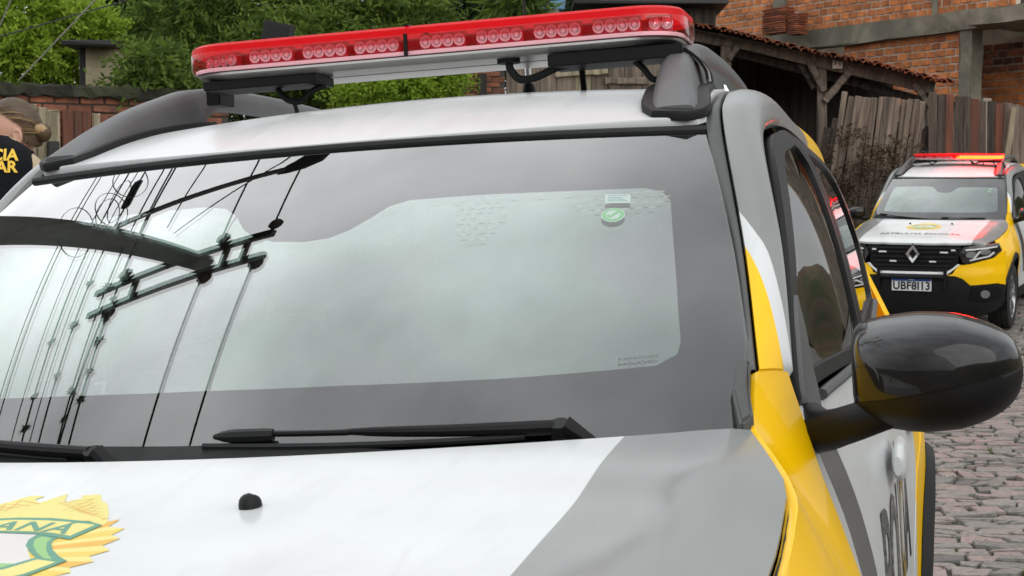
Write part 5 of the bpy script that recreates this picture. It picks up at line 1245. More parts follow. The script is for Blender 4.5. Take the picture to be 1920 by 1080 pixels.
for i in range(len(us)-1):
    x0, x1 = mxz(us[i], 0)[0], mxz(us[i+1], 0)[0]; z1 = mxz(us[i], 86+random.uniform(-8, 10))[1]; lbox('plank', pf, ((x0+x1)/2, random.uniform(-.01, .01), z1/2), (x1-x0-.012, .025, z1), 'pale_wood' if i in (4,) else 'grey_wood', seed=80+i, nz=6)
(x0, z0), (x1, z1) = mxz(1040, 138), mxz(1138, 116); lbox('cross_board', pf, ((x0+x1)/2, -.04, (z0+z1)/2), (x1-x0, .03, .19), 'pale_wood', (0, -.06, 0), seed=91); (x0, z0), (x1, z1) = mxz(1134, 152), mxz(1216, 152); lbox('cross_board', pf, ((x0+x1)/2, -.035, z0), (x1-x0, .03, .07), 'grey_wood', seed=92)
for z in (.5, 1.5): lbox('rail', pf, ((mxz(948, 0)[0]+mxz(1310, 0)[0])/2, .06, z), (2.2, .05, .08), 'dark_wood')
# dark hut and a blue water tank above it
hut = root_at('dark_hut', fm, mxz(1180, 0)[0]+.6, -4.2, gl_m); tag(hut, 'dark timber hut behind the plank fence under the light bar', 'hut')
ztop = mxz(1180, 12)[1]*1.0
for k in range(10): lbox('wall_board', hut, (-.85+k*.19, 0, (ztop+.55)/2), (.182, .025, ztop+.55), 'dark_wood', seed=95+k % 4, nz=4)
lbox('roof', hut, (0, .9, ztop+.60), (2.2, 2.4, .06), 'black_metal'); lbox('back_wall', hut, (0, 1.9, ztop/2), (1.9, .03, ztop), 'dark_wood'); lbox('side_wall', hut, (-.92, .95, ztop/2), (.03, 1.9, ztop), 'dark_wood'); lbox('side_wall', hut, (.92, .95, ztop/2), (.03, 1.9, ztop), 'dark_wood')
mat('tank_blue', (.20, .40, .60), .45, var=.1)
ctr = at(1032, -8, 24); tk = empty('water_tank'); tk.location = (ctr[0], ctr[1], ctr[2]-.22); tag(tk, 'pale blue plastic water tank half hidden behind the light bar', 'water tank')
ring_loft('tank_body', [[(r*math.cos(a), r*math.sin(a), z) for a in np.linspace(0, 2*math.pi, 29)[:-1]] for r, z in ((.20, 0), (.215, .02), (.26, .30), (.27, .36))], 'tank_blue', tk); ring_loft('tank_lid', [[(r*math.cos(a), r*math.sin(a), z) for a in np.linspace(0, 2*math.pi, 29)[:-1]] for r, z in ((.285, .362), (.285, .39), (.24, .44), (.1, .47), (.02, .475))], 'tank_blue', tk)
tg_ = ground_at(ctr[0], ctr[1]); lbox('stand', tk, (0, 0, (tg_-tk.location[2])/2), (.30, .30, tk.location[2]-tg_), 'concrete')

# ------------------------------------------------------------------ left: old wall, gate, plastered shed
fl_ = Frame(at(-120, 200, 12.6), at(360, 200, 13.6)); gl_l = ground_at(*fl_.w(1, 0, 0)[:2])+.11
def lxz(u, v, y=0): x, z = fl_.px(u, v, y); return x, z-gl_l
lw = root_at('mossy_brick_wall', fl_, 0, 0, gl_l); tag(lw, 'old brick wall with a black mossy cap behind the officer', 'wall')
x0, zt_ = lxz(-120, 156); x1 = lxz(420, 0)[0]
brick_wall(lw, x0, x1, zt_-.62, zt_-.05, .19, .055, .014, .10, 'brick_old', 'mortar_dark', seed=21)
lbox('lower_wall', lw, ((x0+x1)/2, .1, (zt_-.6)/2), (x1-x0, .2, zt_-.6), 'mortar_dark'); mat('moss_cap', (.022, .021, .017), .95, var=.5, vscale=8, bump=.8, bscale=30, dark=(.05, .06, .02), dscale=4, damt=.5)
lbox('coping', lw, ((x0+x1)/2, -.03, zt_-.03), (x1-x0, .24, .10), 'moss_cap', amp=.008, nz=40, bev=.012)
gt = root_at('wooden_gate', fl_, 0, .12, gl_l); tag(gt, 'reddish brown board gate left of the near car', 'gate')
ub = [112, 136, 152, 170, 186, 204, 222, 240, 258]
for i in range(len(ub)-1):
    a, b = lxz(ub[i], 0, .12)[0], lxz(ub[i+1], 0, .12)[0]; z1 = lxz(ub[i], 205+i*2.5, .12)[1]; lbox('board', gt, ((a+b)/2, random.uniform(-.006, .006), z1/2), (b-a-.008, .022, z1), 'pale_wood' if i == 3 else 'red_wood', seed=100+i, nz=5)
for z in (.4, 1.2): lbox('rail', gt, ((lxz(112, 0)[0]+lxz(258, 0)[0])/2, .03, z), (1.0, .04, .08), 'dark_wood')
cp = root_at('pale_board_panel', fl_, 0, .16, gl_l); tag(cp, 'pale weathered board panel beside the reddish gate, behind the officer', 'fence')
ub = [-60, -30, 0, 28, 56, 66, 84, 108]
for i in range(len(ub)-1):
    a, b = lxz(ub[i], 0, .16)[0], lxz(ub[i+1], 0, .16)[0]; z1 = lxz(ub[i], 196 if i < 5 else 196+(i-4)*5, .16)[1]; lbox('board', cp, ((a+b)/2, 0 if i < 5 else -.03, z1/2), (b-a-.004, .03, z1), 'pale_wood', seed=120+i, nz=5)
xm, zm = lxz(99, 280, .22); lbox('lock_box', cp, (xm, -.08, zm), (.09, .06, .13), 'black_metal', nz=1, amp=.001)
fq = Frame(at(140, 120, 14.3), at(260, 120, 14.3)); gl_q = ground_at(*fq.w(0, 0, 0)[:2])
ps = root_at('plastered_shed', fq, 0, 0, gl_q); tag(ps, 'small shed with rough cream plaster and a black roof edge behind the wall', 'shed')
def qxz(u, v): x, z = fq.px(u, v); return x, z-gl_q
(xa_, zr), (xb_, _) = qxz(160, 88), qxz(216, 88); lbox('wall', ps, ((xa_+xb_)/2, .6, zr/2), (xb_-xa_, 1.2, zr), 'plaster', amp=.006, nz=12)
(xd, _) = qxz(144, 88); lbox('door', ps, ((xd+xa_)/2, .1, zr/2), (xa_-xd-.006, .08, zr), 'black_metal', amp=.001); lbox('roof', ps, ((xd+xb_)/2, .5, zr+.03), (xb_-xd+.12, 1.6, .05), 'black_metal', (.03, 0, 0))
# ------------------------------------------------------------------ trees
def leaf_mat(name, cols, transl=.5):
    m = bpy.data.materials.new(name); m.use_nodes = True; t = m.node_tree; b = t.nodes['Principled BSDF']
    a = t.nodes.new('ShaderNodeAttribute'); a.attribute_name = 'tone'; g = t.nodes.new('ShaderNodeValToRGB'); link(t, a.outputs['Fac'], g.inputs[0]); e = g.color_ramp.elements
    e[0].color = (*cols[0], 1); e[1].color = (*cols[-1], 1)
    for i, c in enumerate(cols[1:-1]): q = e.new((i+1)/(len(cols)-1)); q.color = (*c, 1)
    link(t, g.outputs[0], b.inputs['Base Color']); b.inputs['Roughness'].default_value = .6; b.inputs['Specular IOR Level'].default_value = .25
    tr = t.nodes.new('ShaderNodeBsdfTranslucent'); link(t, g.outputs[0], tr.inputs[0]); mxs = t.nodes.new('ShaderNodeMixShader'); mxs.inputs[0].default_value = transl
    o = t.nodes['Material Output']; link(t, b.outputs[0], mxs.inputs[1]); link(t, tr.outputs[0], mxs.inputs[2]); link(t, mxs.outputs[0], o.inputs[0]); MATS[name] = m
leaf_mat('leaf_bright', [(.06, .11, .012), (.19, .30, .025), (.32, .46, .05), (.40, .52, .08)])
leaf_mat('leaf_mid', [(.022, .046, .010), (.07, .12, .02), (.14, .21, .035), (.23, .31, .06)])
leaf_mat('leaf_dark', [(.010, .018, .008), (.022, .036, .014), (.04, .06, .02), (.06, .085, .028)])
mat('bark', (.06, .05, .04), .9, var=.3, vscale=10, bump=.6, bscale=25)
def sprays(n, clumps, leaves, llen, lwid, rs, droop=.25, spray=.35):
    """feathery foliage: n sprays per unit weight spread over ellipsoid clumps, each spray a drooping twig with rows of narrow leaflets"""
    W_ = np.array([c[2] for c in clumps]); ci = rs.choice(len(clumps), n, p=W_/W_.sum()); C_ = np.array([c[0] for c in clumps])[ci]; R_ = np.array([c[1] for c in clumps])[ci]
    d = rs.normal(0, 1, (n, 3)); d /= np.linalg.norm(d, axis=1)[:, None]; rr = rs.uniform(.35, 1.0, n)**.55
    base = C_+d*R_*rr[:, None]; ax_ = d+rs.normal(0, .45, (n, 3)); ax_[:, 2] += .15; ax_ /= np.linalg.norm(ax_, axis=1)[:, None]
    L = rs.uniform(.6, 1.3, n)*spray; k = leaves
    t = (np.arange(k)+.5)/k; tt = t[None, :, None]
    P = base[:, None]+ax_[:, None]*L[:, None, None]*tt; P[..., 2] -= droop*L[:, None]*t[None]**2
    side = np.cross(ax_, rs.normal(0, 1, (n, 3))); side /= np.linalg.norm(side, axis=1)[:, None]+1e-9
    sg = np.where(np.arange(k) % 2 == 0, 1, -1)[None, :, None]
    ld = side[:, None]*sg*.8+ax_[:, None]*.65+rs.normal(0, .28, (n, k, 3)); ld[..., 2] -= droop*.6; ld /= np.linalg.norm(ld, axis=-1, keepdims=True)
    ll = llen*rs.uniform(.6, 1.25, (n, k, 1))*(1.1-.5*tt); wv = np.cross(ld, rs.normal(0, 1, (n, k, 3))); wv /= np.linalg.norm(wv, axis=-1, keepdims=True)+1e-9; wv = wv*lwid*.5
    V = np.stack([P, P+ld*ll*.5+wv, P+ld*ll, P+ld*ll*.5-wv], 2).reshape(-1, 3)
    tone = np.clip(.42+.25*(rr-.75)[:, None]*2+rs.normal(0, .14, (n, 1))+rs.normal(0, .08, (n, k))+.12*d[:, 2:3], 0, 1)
    return V, np.repeat(tone.ravel(), 4)
def crown(name, V, tone, m, parent):
    n = len(V)//4; me = bpy.data.meshes.new(name); me.vertices.add(len(V)); me.vertices.foreach_set('co', V.astype(np.float32).ravel())
    me.loops.add(n*4); me.loops.foreach_set('vertex_index', np.arange(n*4, dtype=np.int32)); me.polygons.add(n); me.polygons.foreach_set('loop_start', np.arange(0, n*4, 4, dtype=np.int32)); me.polygons.foreach_set('loop_total', np.full(n, 4, np.int32))
    me.update(calc_edges=True); me.attributes.new('tone', 'FLOAT', 'POINT').data.foreach_set('value', tone.astype(np.float32)); me.materials.append(MATS[m]); o = bpy.data.objects.new(name, me); COL.objects.link(o); o.parent = parent; return o
def tree(name, label, u, d, blobs, m, n, leaves, llen, lwid, seed, droop=.25, spray=.35, group=None, cat='tree', trunk=.12):
    rs = np.random.default_rng(seed); cl = []
    for (bu, bv, dd, ru, rv, w) in blobs:          # crown clumps: photo position, extra depth, half width and height in photo pixels
        c = np.array(at(bu, bv, d+dd)); s = (d+dd)/FPX; cl.append((c, np.array([ru*s, max(ru, rv)*s*.8, rv*s]), w))
    bx, by = at(u, 200, d)[0], at(u, 200, d)[1]; g0 = ground_at(bx, by); base = np.array([bx, by, g0])
    t = empty(name); t.location = base; tag(t, label, cat, group)
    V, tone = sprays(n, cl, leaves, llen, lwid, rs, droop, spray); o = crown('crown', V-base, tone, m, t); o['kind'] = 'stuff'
    top = max(c[0][2] for c in cl)-g0; mid = np.mean([c[0] for c in cl], 0)-base
    path = [(0, 0, -.05), (mid[0]*.12, mid[1]*.12, top*.25), (mid[0]*.35, mid[1]*.35, top*.5), (mid[0]*.8, mid[1]*.8, top*.85)]
    pt = catmull(path, 5); tube('trunk', pt, np.linspace(trunk, trunk*.35, len(pt)), 'bark', t, 10)
    for c in cl:
        e = c[0]-base; k = rs.integers(5, 12); tube('limb', catmull([pt[k], pt[k]*.5+e*.5+np.array([0, 0, .05]), e], 4), np.linspace(trunk*.42, trunk*.08, 9), 'bark', t, 6)
    return t
tree('bush_tree', 'bright green bushy tree at the left edge behind the wall', 60, 15.5, [(60, 40, 0, 95, 62, 3), (150, 62, .3, 62, 48, 2), (-40, 60, .2, 80, 70, 2), (30, 110, -.2, 80, 45, 2), (120, 120, .4, 50, 40, 1)], 'leaf_bright', 2600, 9, .09, .028, 1, spray=.24, group='trees behind the walls', trunk=.09)
tree('feathery_tree', 'big feathery green tree behind the light bar', 480, 16.5, [(330, 80, 0, 110, 100, 3), (290, 150, -2.9, 42, 46, 1.2), (450, 20, .3, 130, 80, 3), (560, 110, -.4, 130, 80, 3), (690, 60, 0, 110, 90, 3), (760, 130, -.4, 85, 60, 2.4), (620, -40, .5, 160, 60, 2), (430, 150, .2, 90, 50, 1.6), (790, 30, .2, 50, 50, 1)], 'leaf_mid', 5200, 11, .12, .027, 2, .45, .36, 'trees behind the walls', trunk=.16)
tree('dark_tree', 'dark tall tree filling the gap behind the feathery tree', 260, 23, [(230, 30, 0, 110, 90, 2), (330, -30, .5, 150, 60, 2), (160, -40, 1, 120, 60, 2), (480, 90, 1.5, 190, 120, 2), (700, 120, 1.5, 170, 100, 2)], 'leaf_dark', 4200, 9, .14, .035, 3, .3, .5, 'trees behind the walls', trunk=.2)
tree('shade_tree', 'dark leafy tree above the plank fence beside the blue tank', 900, 25.5, [(890, 30, 0, 75, 90, 3), (960, 20, .5, 80, 80, 2), (1040, 60, 1, 90, 70, 2), (870, 110, 0, 60, 60, 2)], 'leaf_dark', 2600, 9, .14, .05, 4, .35, .5, 'trees behind the walls', trunk=.16)
tree('shrub', 'light green shrub below the light bar next to the old brick wall', 800, 15.2, [(800, 150, 0, 42, 42, 2), (745, 165, -.2, 50, 36, 2), (835, 120, 0, 24, 30, 1), (690, 175, 0, 50, 30, 1.4)], 'leaf_bright', 1100, 9, .07, .022, 5, .3, .24, 'trees behind the walls', 'shrub', .05)
leaf_mat('leaf_dry', [(.02, .012, .008), (.04, .024, .015), (.065, .04, .022), (.09, .06, .03)], .2)
tree('dry_creeper', 'dry brown creeper hanging on the crooked leaning fence', 1600, 20.7, [(1590, 300, 0, 42, 60, 2), (1640, 340, 0, 60, 60, 2), (1690, 300, 0, 40, 45, 1), (1560, 380, 0, 40, 40, 1)], 'leaf_dry', 520, 8, .05, .022, 9, .5, .22, None, 'creeper', .03)
tree('banana_plant', 'long drooping leaves beside the blue water tank', 965, 22.5, [(965, -10, 0, 32, 30, 1)], 'leaf_mid', 60, 10, .45, .05, 6, .9, .3, None, 'plant', .06)

# ------------------------------------------------------------------ power pole and lines left of the near car (mirrored in its windscreen)
mat('pole_concrete', (.042, .041, .038), .9, var=.2, vscale=5); mat('pole_wood', (.05, .04, .032), .85, var=.3, stretch=(1, 8, 8)); mat('cable', (.012, .012, .013), .6); mat('porcelain', (.05, .035, .03), .25); mat('plant_grey', (.10, .12, .07), .8, var=.3)
PX, PY = -4.16, 4.60
def cpos(x, y, z): return CAR@Vector((x, y, z))
pole = empty('utility_pole'); pole.matrix_world = Matrix.Translation(cpos(PX, PY, gz(PX, PY)+.11))@CAR.to_3x3().to_4x4(); z_ = float(gz(PX, PY)+.11)
tag(pole, 'concrete utility pole with double wooden crossarm, seen mirrored in the near windscreen', 'utility pole')
tube('shaft', [(0, 0, -.3), (0, 0, 4), (0, 0, 8.35-z_)], [.19, .155, .12], 'pole_concrete', pole, 18, (0, 1, 0))
for y in (-.30, .06): box('crossarm', (-.18, y, 7.98-z_), (2.35, .10, .125), 'pole_wood', pole, bev=.008)
for x in (-1.0, .30, .93):
    ring_loft('insulator', [[(x+r*math.cos(a), -.42+r*math.sin(a), 7.90-z_+h) for a in np.linspace(0, 2*math.pi, 15)[:-1]] for r, h in ((.03, .1), (.085, .08), (.06, .04), (.085, .02), (.055, -.02), (.03, -.06))], 'porcelain', pole)
    ring_loft('insulator', [[(x+.05+r*math.cos(a), .20+r*math.sin(a), 7.90-z_+h) for a in np.linspace(0, 2*math.pi, 15)[:-1]] for r, h in ((.03, .1), (.08, .08), (.05, .04), (.08, .02), (.03, -.05))], 'porcelain', pole)
for x in (-.75, .45, .7): box('spacer', (x, -.12, 7.98-z_), (.06, .30, .09), 'pole_wood', pole, bev=.004)
ll_ = empty('street_lamp'); ll_.matrix_world = pole.matrix_world.copy(); tag(ll_, 'street lamp on a long arm fixed to the utility pole', 'street lamp')
tube('arm', catmull([(.05, .15, 6.05-z_), (.30, .50, 6.6-z_), (.70, .86, 7.20-z_), (.98, 1.02, 7.48-z_)], 5), .045, 'pole_concrete', ll_, 10)
ring_loft('lamp_head', [[(x+.0, y, 7.5-z_+h+w*.32*math.sin(a)) if False else (x-.35*w*math.cos(a)*.6, y+w*math.cos(a), 7.5-z_+h+w*.35*math.sin(a)) for a in np.linspace(0, 2*math.pi, 15)[:-1]] for x, y, w, h in ((.92, .98, .04, -.02), (1.02, 1.03, .10, .0), (1.18, 1.10, .14, .03), (1.34, 1.17, .12, .05), (1.42, 1.20, .04, .05))], 'cable', ll_)
bnd = empty('cable_coil'); bnd.matrix_world = pole.matrix_world.copy(); tag(bnd, 'tangled coil of telephone cable hanging on the utility pole', 'cable coil')
rs = np.random.default_rng(8)
for k in range(5):
    c = np.array([rs.normal(.15, .12), .35+rs.normal(0, .2), 5.75-z_+rs.normal(0, .15)]); r1, r2 = rs.uniform(.2, .45, 2); ph = rs.uniform(0, 6)
    tube('loop', [c+np.array([.3*r1*math.cos(a+ph), r1*math.cos(a), r2*math.sin(a)]) for a in np.linspace(0, 6.28, 25)], .005, 'cable', bnd, 5)
box('splice_box', (.28, .45, 5.75-z_), (.09, .45, .09), 'cable', bnd, bev=.03)
def wire(label, p, q, r, sag=.15, n=14, name='power_cable', group='cables on the utility pole', balls=()):
    p, q = np.array(p, float), np.array(q, float); pts = []
    for t in np.linspace(0, 1, n): a = p+(q-p)*t; a[2] -= sag*4*t*(1-t); pts.append(np.array(cpos(*a)))
    o = tube(name, pts, r, 'cable', None, 6); tag(o, label, 'cable', group)
    return pts
for i, (x, nm) in enumerate(((-5.16, 'outer'), (-3.84, 'middle'), (-3.21, 'street side'))):
    wire('thick power cable from the %s insulator of the utility pole towards the viewer' % nm, (x, 4.18, 7.85), (x+.12, -26, 8.2), .016, .75, 22)
    wire('thick power cable from the %s insulator of the utility pole up the street' % nm, (x+.05, 4.80, 7.87), (x+.3, 34, 9.4), .014, .7, 22)
wdef = [(-4.62, 6.03, .011), (-4.38, 6.06, .011), (-4.10, 6.02, .010), (-3.93, 5.98, .012), (-5.15, 6.1, .008), (-5.35, 6.2, .008), (-5.0, 6.25, .007), (-4.85, 6.45, .007)]
words = ['first', 'second', 'third', 'fourth', 'fifth', 'sixth', 'seventh', 'eighth']
tw = []
for i, (x, z, r) in enumerate(wdef):
    w = wire('thin telephone cable with tufts of air plants, %s of eight from the kerb side pole' % words[i], (x+rs.normal(0, .02), 30, z+1.3), (x, -24, z+.25), r, .5, 30, 'telephone_cable'); tw.append(w)
wire('loose black cable arching over the street from the utility pole', (PX, PY+.3, 7.3), (3.2, 9.5, 7.6), .012, .4, 20); wire('second loose black cable hanging over the street near the utility pole', (PX, PY+.35, 7.1), (-1.2, 14, 7.4), .010, .9, 20)
def tuft(c, r, seed):
    rs_ = np.random.default_rng(seed); n = 46; d = rs_.normal(0, 1, (n, 3)); d /= np.linalg.norm(d, axis=1)[:, None]; V = []; F = []
    for k in range(n):
        w = np.cross(d[k], rs_.normal(0, 1, 3)); w = w/np.linalg.norm(w)*r*.16; s = len(V); V += [w, -w, d[k]*r*rs_.uniform(.7, 1.2)]; F.append((s, s+1, s+2))
    bm = bmesh.new(); bmesh.ops.create_icosphere(bm, subdivisions=1, radius=r*.55); s = len(V); V += [np.array(v.co) for v in bm.verts]; F += [tuple(v.index+s for v in f.verts) for f in bm.faces]; bm.free()
    o = obj('air_plant', V, F, 'plant_grey', None, smooth=False); o.location = c; return o
k_ = 0
for wi, ys in ((0, (3.55, 2.9, 2.55)), (1, (4.2, 3.65, 3.05)), (2, (4.0, 2.75, 2.45)), (3, (4.05, 3.75, 3.5, 3.25, 2.9, 2.6))):
    P_ = np.array(tw[wi])
    for y in ys:
        i = int(np.argmin(np.abs(P_[:, 1]-y))); j = i+1 if P_[i, 1] > y else i-1
        i, j = sorted((i, max(0, min(j, len(P_)-1)))); t_ = (y-P_[i, 1])/(P_[j, 1]-P_[i, 1]+1e-9); c = P_[i]+(P_[j]-P_[i])*t_
        tag(tuft(c, .055+.03*((k_*7) % 5)/5, k_), 'grey green air plant growing on a telephone cable', 'air plant', 'air plants on the telephone cables'); k_ += 1
# thin wires crossing the sky at the top left
def wline(label, a, b, r, m): tag(tube('wire', [np.array(a)+(np.array(b)-np.array(a))*t for t in np.linspace(0, 1, 6)], r, m, None, 5), label, 'wire', 'thin wires at the top left')
mat('wire_pale', (.45, .44, .40), .6)
wline('pale thin wire slanting down to the mossy wall', at(34, 152, 12.9), at(330, -160, 9.5), .006, 'wire_pale'); wline('dark thin wire crossing in front of the bright bush', at(-60, 86, 12), at(240, 0, 13), .006, 'cable'); wline('short pale wire at the top left corner', at(-5, 58, 11), at(60, -90, 10), .006, 'wire_pale')

# ------------------------------------------------------------------ the officer
mat('skin', (.52, .30, .22), .5, var=.08, vscale=14); mat('hair', (.075, .046, .024), .55, var=.45, vscale=25, stretch=(1, 1, 8)); mat('vest', (.008, .009, .011), .8, spec=.1, bump=.3, bscale=120); mat('vest_print', (.85, .55, .05), .6); mat('khaki', (.42, .34, .23), .85, var=.1, bump=.3, bscale=80); mat('trousers', (.06, .06, .075), .85); mat('boot', (.01, .01, .01), .5)
D_P = 5.65; hc = at(27, 247, D_P+.13); gp_ = at(-26, 300, D_P); gpz = ground_at(gp_[0], gp_[1])+.11
person = empty('person'); person.location = (gp_[0], gp_[1], gpz)
vd = math.atan2(FW[1], FW[0])-math.pi/2; person.rotation_euler = (0, 0, vd)   # local +y away from the viewer, +x to the right
tag(person, 'person in a black police vest and beige shirt, fair hair in a bun', 'person')
def skin_mesh(name, verts, edges, radii, m, sub=2):
    me = bpy.data.meshes.new(name); me.from_pydata([tuple(v) for v in verts], edges, []); me.update(); o = bpy.data.objects.new(name, me); COL.objects.link(o)
    bpy.context.view_layer.objects.active = o; md = o.modifiers.new('s', 'SKIN'); md.use_smooth_shade = True
    for i, r in enumerate(radii): me.skin_vertices[0].data[i].radius = r if isinstance(r, tuple) else (r, r)
    me.skin_vertices[0].data[0].use_root = True
    o.modifiers.new('d', 'SUBSURF').levels = sub; o.modifiers['d'].render_levels = sub
    dg = bpy.context.evaluated_depsgraph_get(); dg.update(); m2 = bpy.data.meshes.new_from_object(o.evaluated_get(dg)); bpy.data.objects.remove(o); m2.materials.append(MATS[m])
    m2.polygons.foreach_set('use_smooth', np.ones(len(m2.polygons), dtype=bool)); q = bpy.data.objects.new(name, m2); COL.objects.link(q); q.parent = person; return q
Hh = np.array(Matrix.Rotation(-vd, 3, 'Z')@(hc-person.location)); hz_ = float(Hh[2])   # head centre in the person's frame
sh = hz_-.077                                                                          # shoulder height
hx_, hy_ = float(Hh[0]), float(Hh[1])
bv = [(0, 0, .93), (0, .0, 1.08), (0, -.01, sh-.12), (0, 0, sh+.0), (hx_*.5, .045, sh+.02), (hx_*.9, hy_*.9, hz_-.06),
      (.165, 0, sh-.07), (.235, .01, sh-.30), (.25, .14, sh-.50), (-.165, 0, sh-.07), (-.235, .01, sh-.28), (-.23, .16, sh-.48),
      (.095, 0, .86), (.105, .02, .48), (.11, -.02, .09), (.115, .10, .05), (-.095, 0, .86), (-.105, .02, .48), (-.11, -.02, .09), (-.115, .10, .05)]
be = [(0, 1), (1, 2), (2, 3), (3, 4), (4, 5), (3, 6), (6, 7), (7, 8), (3, 9), (9, 10), (10, 11), (0, 12), (12, 13), (13, 14), (14, 15), (0, 16), (16, 17), (17, 18), (18, 19)]
br = [(.15, .11), (.135, .10), (.15, .11), (.11, .085), .055, .055, .066, .05, .042, .066, .05, .042, .092, .062, .046, .042, .092, .062, .046, .042]
body = skin_mesh('body', bv, be, br, 'khaki')
for q in ('trousers', 'skin', 'boot'): body.data.materials.append(MATS[q])
for p in body.data.polygons:
    z = p.center.z; p.material_index = 3 if z < .14 else 1 if z < .97 else 2 if (z > sh+.06 and abs(p.center.x-hx_*.6) < .12) else 0
def ellipsoid(name, c, r, m, seg=24, ring=16, f=None, rot=None):
    bm = bmesh.new(); bmesh.ops.create_uvsphere(bm, u_segments=seg, v_segments=ring, radius=1)
    for v in bm.verts:
        p = v.co.copy(); p = Vector((p.x*r[0], p.y*r[1], p.z*r[2]))
        if f: p = f(p, v.co)
        if rot: p = rot@p
        v.co = p+Vector(c)
    return bm_obj(name, bm, m, person, True, 80)
# head looks to the left: local face direction is -x, turned a little to the viewer
RH_ = Matrix.Rotation(rad(14), 3, 'Z')@Matrix.Rotation(rad(-8), 3, 'Y')
def headf(p, c):
    x, y, z = c
    if z < 0: p.y *= 1+.28*z; p.x *= (1+.10*z) if x < 0 else (1+.45*z)
    if x < -.3: p.x += .006*max(0, 1-abs(z+.05)/.3)*max(0, 1-abs(y)/.25)*3.2     # nose
    if x < 0: p.x += .010*math.exp(-((z-.02)/.12)**2)*math.exp(-((abs(y)-.36)/.16)**2)   # eye sockets
    if x < -.2: p.x -= .006*math.exp(-((z+.50)/.10)**2)*math.exp(-(y/.3)**2)     # lips
    return p
ellipsoid('head', (hx_, hy_, hz_), (.098, .078, .118), 'skin', 32, 24, headf, RH_)
def hairf(p, c):
    k = 1.06+.012*math.sin(c.y*30+c.z*9); return Vector((p.x*k, p.y*k, p.z*k))
bm = bmesh.new(); bmesh.ops.create_uvsphere(bm, u_segments=36, v_segments=24, radius=1)
bmesh.ops.delete(bm, geom=[v for v in bm.verts if (v.co.x < .30-1.5*max(0, v.co.z-.22)) or (v.co.z < -.55)], context='VERTS')
for v in bm.verts: v.co = RH_@hairf(Vector((v.co.x*.098, v.co.y*.078, v.co.z*.118)), v.co)+Vector((hx_, hy_, hz_))
hair = bm_obj('hair', bm, 'hair', person, True, 80)
mat('hair_fair', (.32, .21, .10), .5, var=.35, vscale=30)
for q_, (mm, sd_) in enumerate((('hair', 3), ('hair_fair', 4))):    # strands combed back to the bun
    rs_ = np.random.default_rng(sd_); G = []
    for k in range(150 if mm == 'hair' else 46):
        el_ = rs_.uniform(-.15, 1.35); sgn_ = rs_.choice([-1, -1, 1]); pts_ = []
        for u in np.linspace(0, 1, 7):
            fx = (.30-1.15*max(0, math.sin(el_)-.1)**.8)*(1-u)+1.0*u; yy_ = sgn_*math.cos(el_)*math.sqrt(max(0, 1-min(1, fx*fx)))*1.0; zz_ = math.sin(el_)*math.sqrt(max(0, 1-min(1, fx*fx)))-.12*u
            pts_.append(np.array(RH_@Vector((fx*.098, yy_*.078, zz_*.118)))*1.075+np.array([hx_, hy_, hz_]))
        G.append(tube_geo(pts_, [.0007, .0013, .0016, .0016, .0016, .0014, .001], 4))
    solid('hair_strands', join_geo(G), mm, person)['kind'] = 'stuff'
ellipsoid('hair_bun', (hx_+.104, hy_-.005, hz_-.004), (.034, .030, .036), 'hair', 20, 14, lambda p, c: p*(1+.06*math.sin(c.x*9+c.z*11)))
ellipsoid('hair_tie_curl', (hx_+.098, hy_-.016, hz_+.006), (.030, .024, .022), 'hair_fair', 16, 12, lambda p, c: p*(1+.08*math.sin(c.x*14)))
def earf(p, c): return Vector((p.x*(1-.35*max(0, -c.z)), p.y+(.006 if abs(c.x) < .5 and abs(c.z) < .5 else 0), p.z))
ellipsoid('ear', (hx_+.034, hy_-.074, hz_-.020), (.019, .010, .032), 'skin', 18, 14, earf, Matrix.Rotation(rad(-12), 3, 'Y')); ellipsoid('ear', (hx_+.020, hy_+.078, hz_-.022), (.019, .010, .032), 'skin', 18, 14, None)
mat('eye_white', (.7, .68, .65), .2); mat('eye_dark', (.02, .015, .01), .2)
for sg_ in (-1, 1): e_ = RH_@Vector((-.080, sg_*.032, .004)); ellipsoid('eye', (hx_+e_.x, hy_+e_.y, hz_+e_.z), (.011, .013, .009), 'eye_dark', 14, 10)
m_ = RH_@Vector((-.092, 0, -.058)); mat('lips', (.42, .16, .13), .45); ellipsoid('mouth', (hx_+m_.x, hy_+m_.y, hz_+m_.z), (.010, .024, .006), 'lips', 14, 8)
# hands with five fingers
for sg_, c in ((1, (.255, .19, sh-.55)), (-1, (-.225, .21, sh-.53))):
    hv = [(c[0], c[1]-.03, c[2]+.03), c]; he = [(0, 1)]; hr = [(.026, .022), (.036, .018)]
    for k, (dx, L_) in enumerate(((-.027, .065), (-.009, .074), (.009, .071), (.026, .056))):
        i0 = len(hv); hv += [(c[0]+dx, c[1]+.03, c[2]-.035), (c[0]+dx*1.1, c[1]+.03+L_*.45, c[2]-.045-L_*.25), (c[0]+dx*1.1, c[1]+.03+L_*.62, c[2]-.05-L_*.62)]; he += [(1, i0), (i0, i0+1), (i0+1, i0+2)]; hr += [.009, .0085, .0075]
    i0 = len(hv); hv += [(c[0]-sg_*.035, c[1]+.005, c[2]-.005), (c[0]-sg_*.050, c[1]+.035, c[2]-.03)]; he += [(1, i0), (i0, i0+1)]; hr += [.011, .009]
    skin_mesh('hand', hv, he, hr, 'skin', 1)
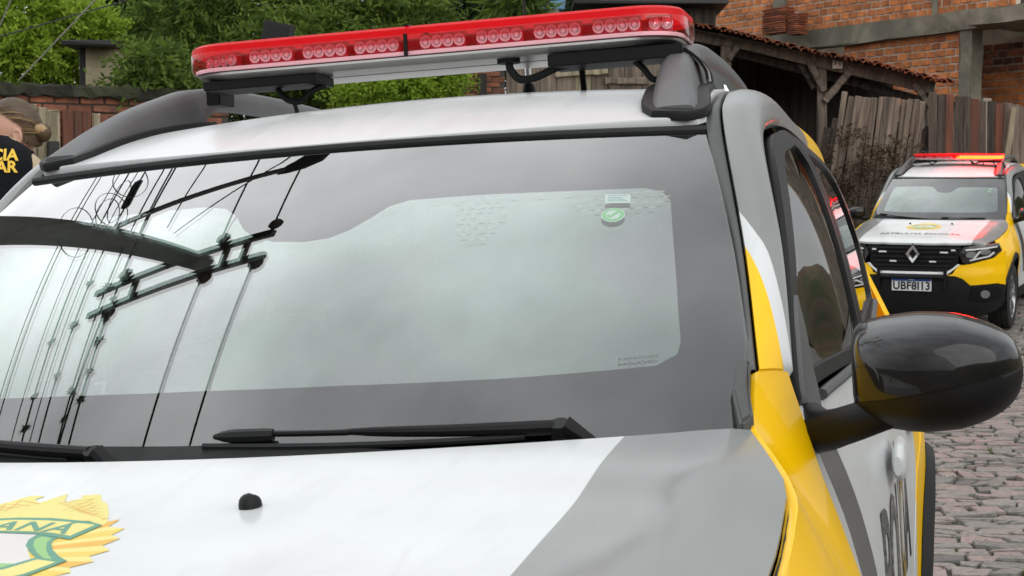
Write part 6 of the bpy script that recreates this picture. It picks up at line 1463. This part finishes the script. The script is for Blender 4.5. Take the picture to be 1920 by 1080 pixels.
# vest: closed shell round the torso, back panel with print
rows = []
for z, rx, ry in ((1.06, .185, .135), (1.16, .190, .140), (sh-.22, .195, .142), (sh-.10, .192, .138), (sh-.045, .186, .130), (sh+.000, .165, .118), (sh+.030, .120, .100), (sh+.055, .075, .08)):
    rows.append([(rx*math.copysign(abs(math.cos(a))**.75, math.cos(a)), -.005+ry*math.copysign(abs(math.sin(a))**.75, math.sin(a)), z) for a in np.linspace(0, 2*math.pi, 41)[:-1]])
ring_loft('vest', rows, 'vest', person, False, False, 60)
for k, (txt, dz) in enumerate((('POL\u00cdCIA', -.020), ('MILITAR', -.062))):
    P, F = text_geo(txt, .056, bold=.0018); q = []
    for x, y in P: z = sh+dz+y; ry = np.interp(z, [sh-.22, sh-.10, sh-.045, sh-.005, sh+.03], [.142, .138, .130, .120, .102]); xx = x*.92+.052; q.append((xx, -.005-ry*(1-(min(abs(xx), .18)/.195)**2.667)**.375-.003, z))
    obj('print', q, F, 'vest_print', person, smooth=False)
# ------------------------------------------------------------------ the two cars
car, lb0 = build_car()
car.matrix_world = CAR
tag(car, 'white, grey and yellow police car with its light bar unlit, close to the viewer', 'police car', 'police cars')
car2 = copy_tree(car)
tag(car2, 'police car with its light bar glowing red, parked farther up the street', 'police car', 'police cars')
c0 = np.array([.735, 16.1]); e_ = .05
th = rad(-11); fwd = np.array([-math.sin(th), math.cos(th)])
zg = float(gz(*c0)); zf = float(gz(*(c0+fwd*3))); sd = np.array([math.cos(th), math.sin(th)]); zs_ = float(gz(*(c0+sd*1.5)))
yv = Vector((fwd[0]*3, fwd[1]*3, zf-zg)).normalized(); xv = Vector((sd[0]*1.5, sd[1]*1.5, zs_-zg)).normalized(); zv = xv.cross(yv).normalized(); xv = yv.cross(zv)
car2.matrix_world = CAR@Matrix([[xv[0], yv[0], zv[0], c0[0]], [xv[1], yv[1], zv[1], c0[1]], [xv[2], yv[2], zv[2], zg], [0, 0, 0, 1]])
# lit half of the second bar
mat('led_lit', (.9, .1, .02), .4, emit=(1, .0055, .0005), estr=110); mat('lens_lit', (.8, .02, .02), .3, emit=(1, .004, .006), estr=14)
lb2 = [o for o in car2.children if o.name.startswith('light_bar')][0]
n_ = 0
for o in list(lb2.children):
    if o.name.startswith('led_module') and o.location.x > .02 and o.location.y < 0:
        for sl_ in o.material_slots: sl_.link = 'OBJECT'; sl_.material = MATS['led_lit']
box('lit_reflector', (.24, -.1225, .026), (.44, .004, .020), 'led_lit', lb2, bev=.0015)
ring_loft('lit_lens', [[(.245+x, -.004+y, z) for x, y in rounded_rect(.25, .134, .07, 6)] for z in (.004, .060)], 'lens_lit', lb2, False, False)
ring_loft('lit_diffuser', [[(.245+x, -.004+y, z) for x, y in rounded_rect(.252, .1365, .07, 6)] for z in (.012, .046)], 'led_lit', lb2, False, False)
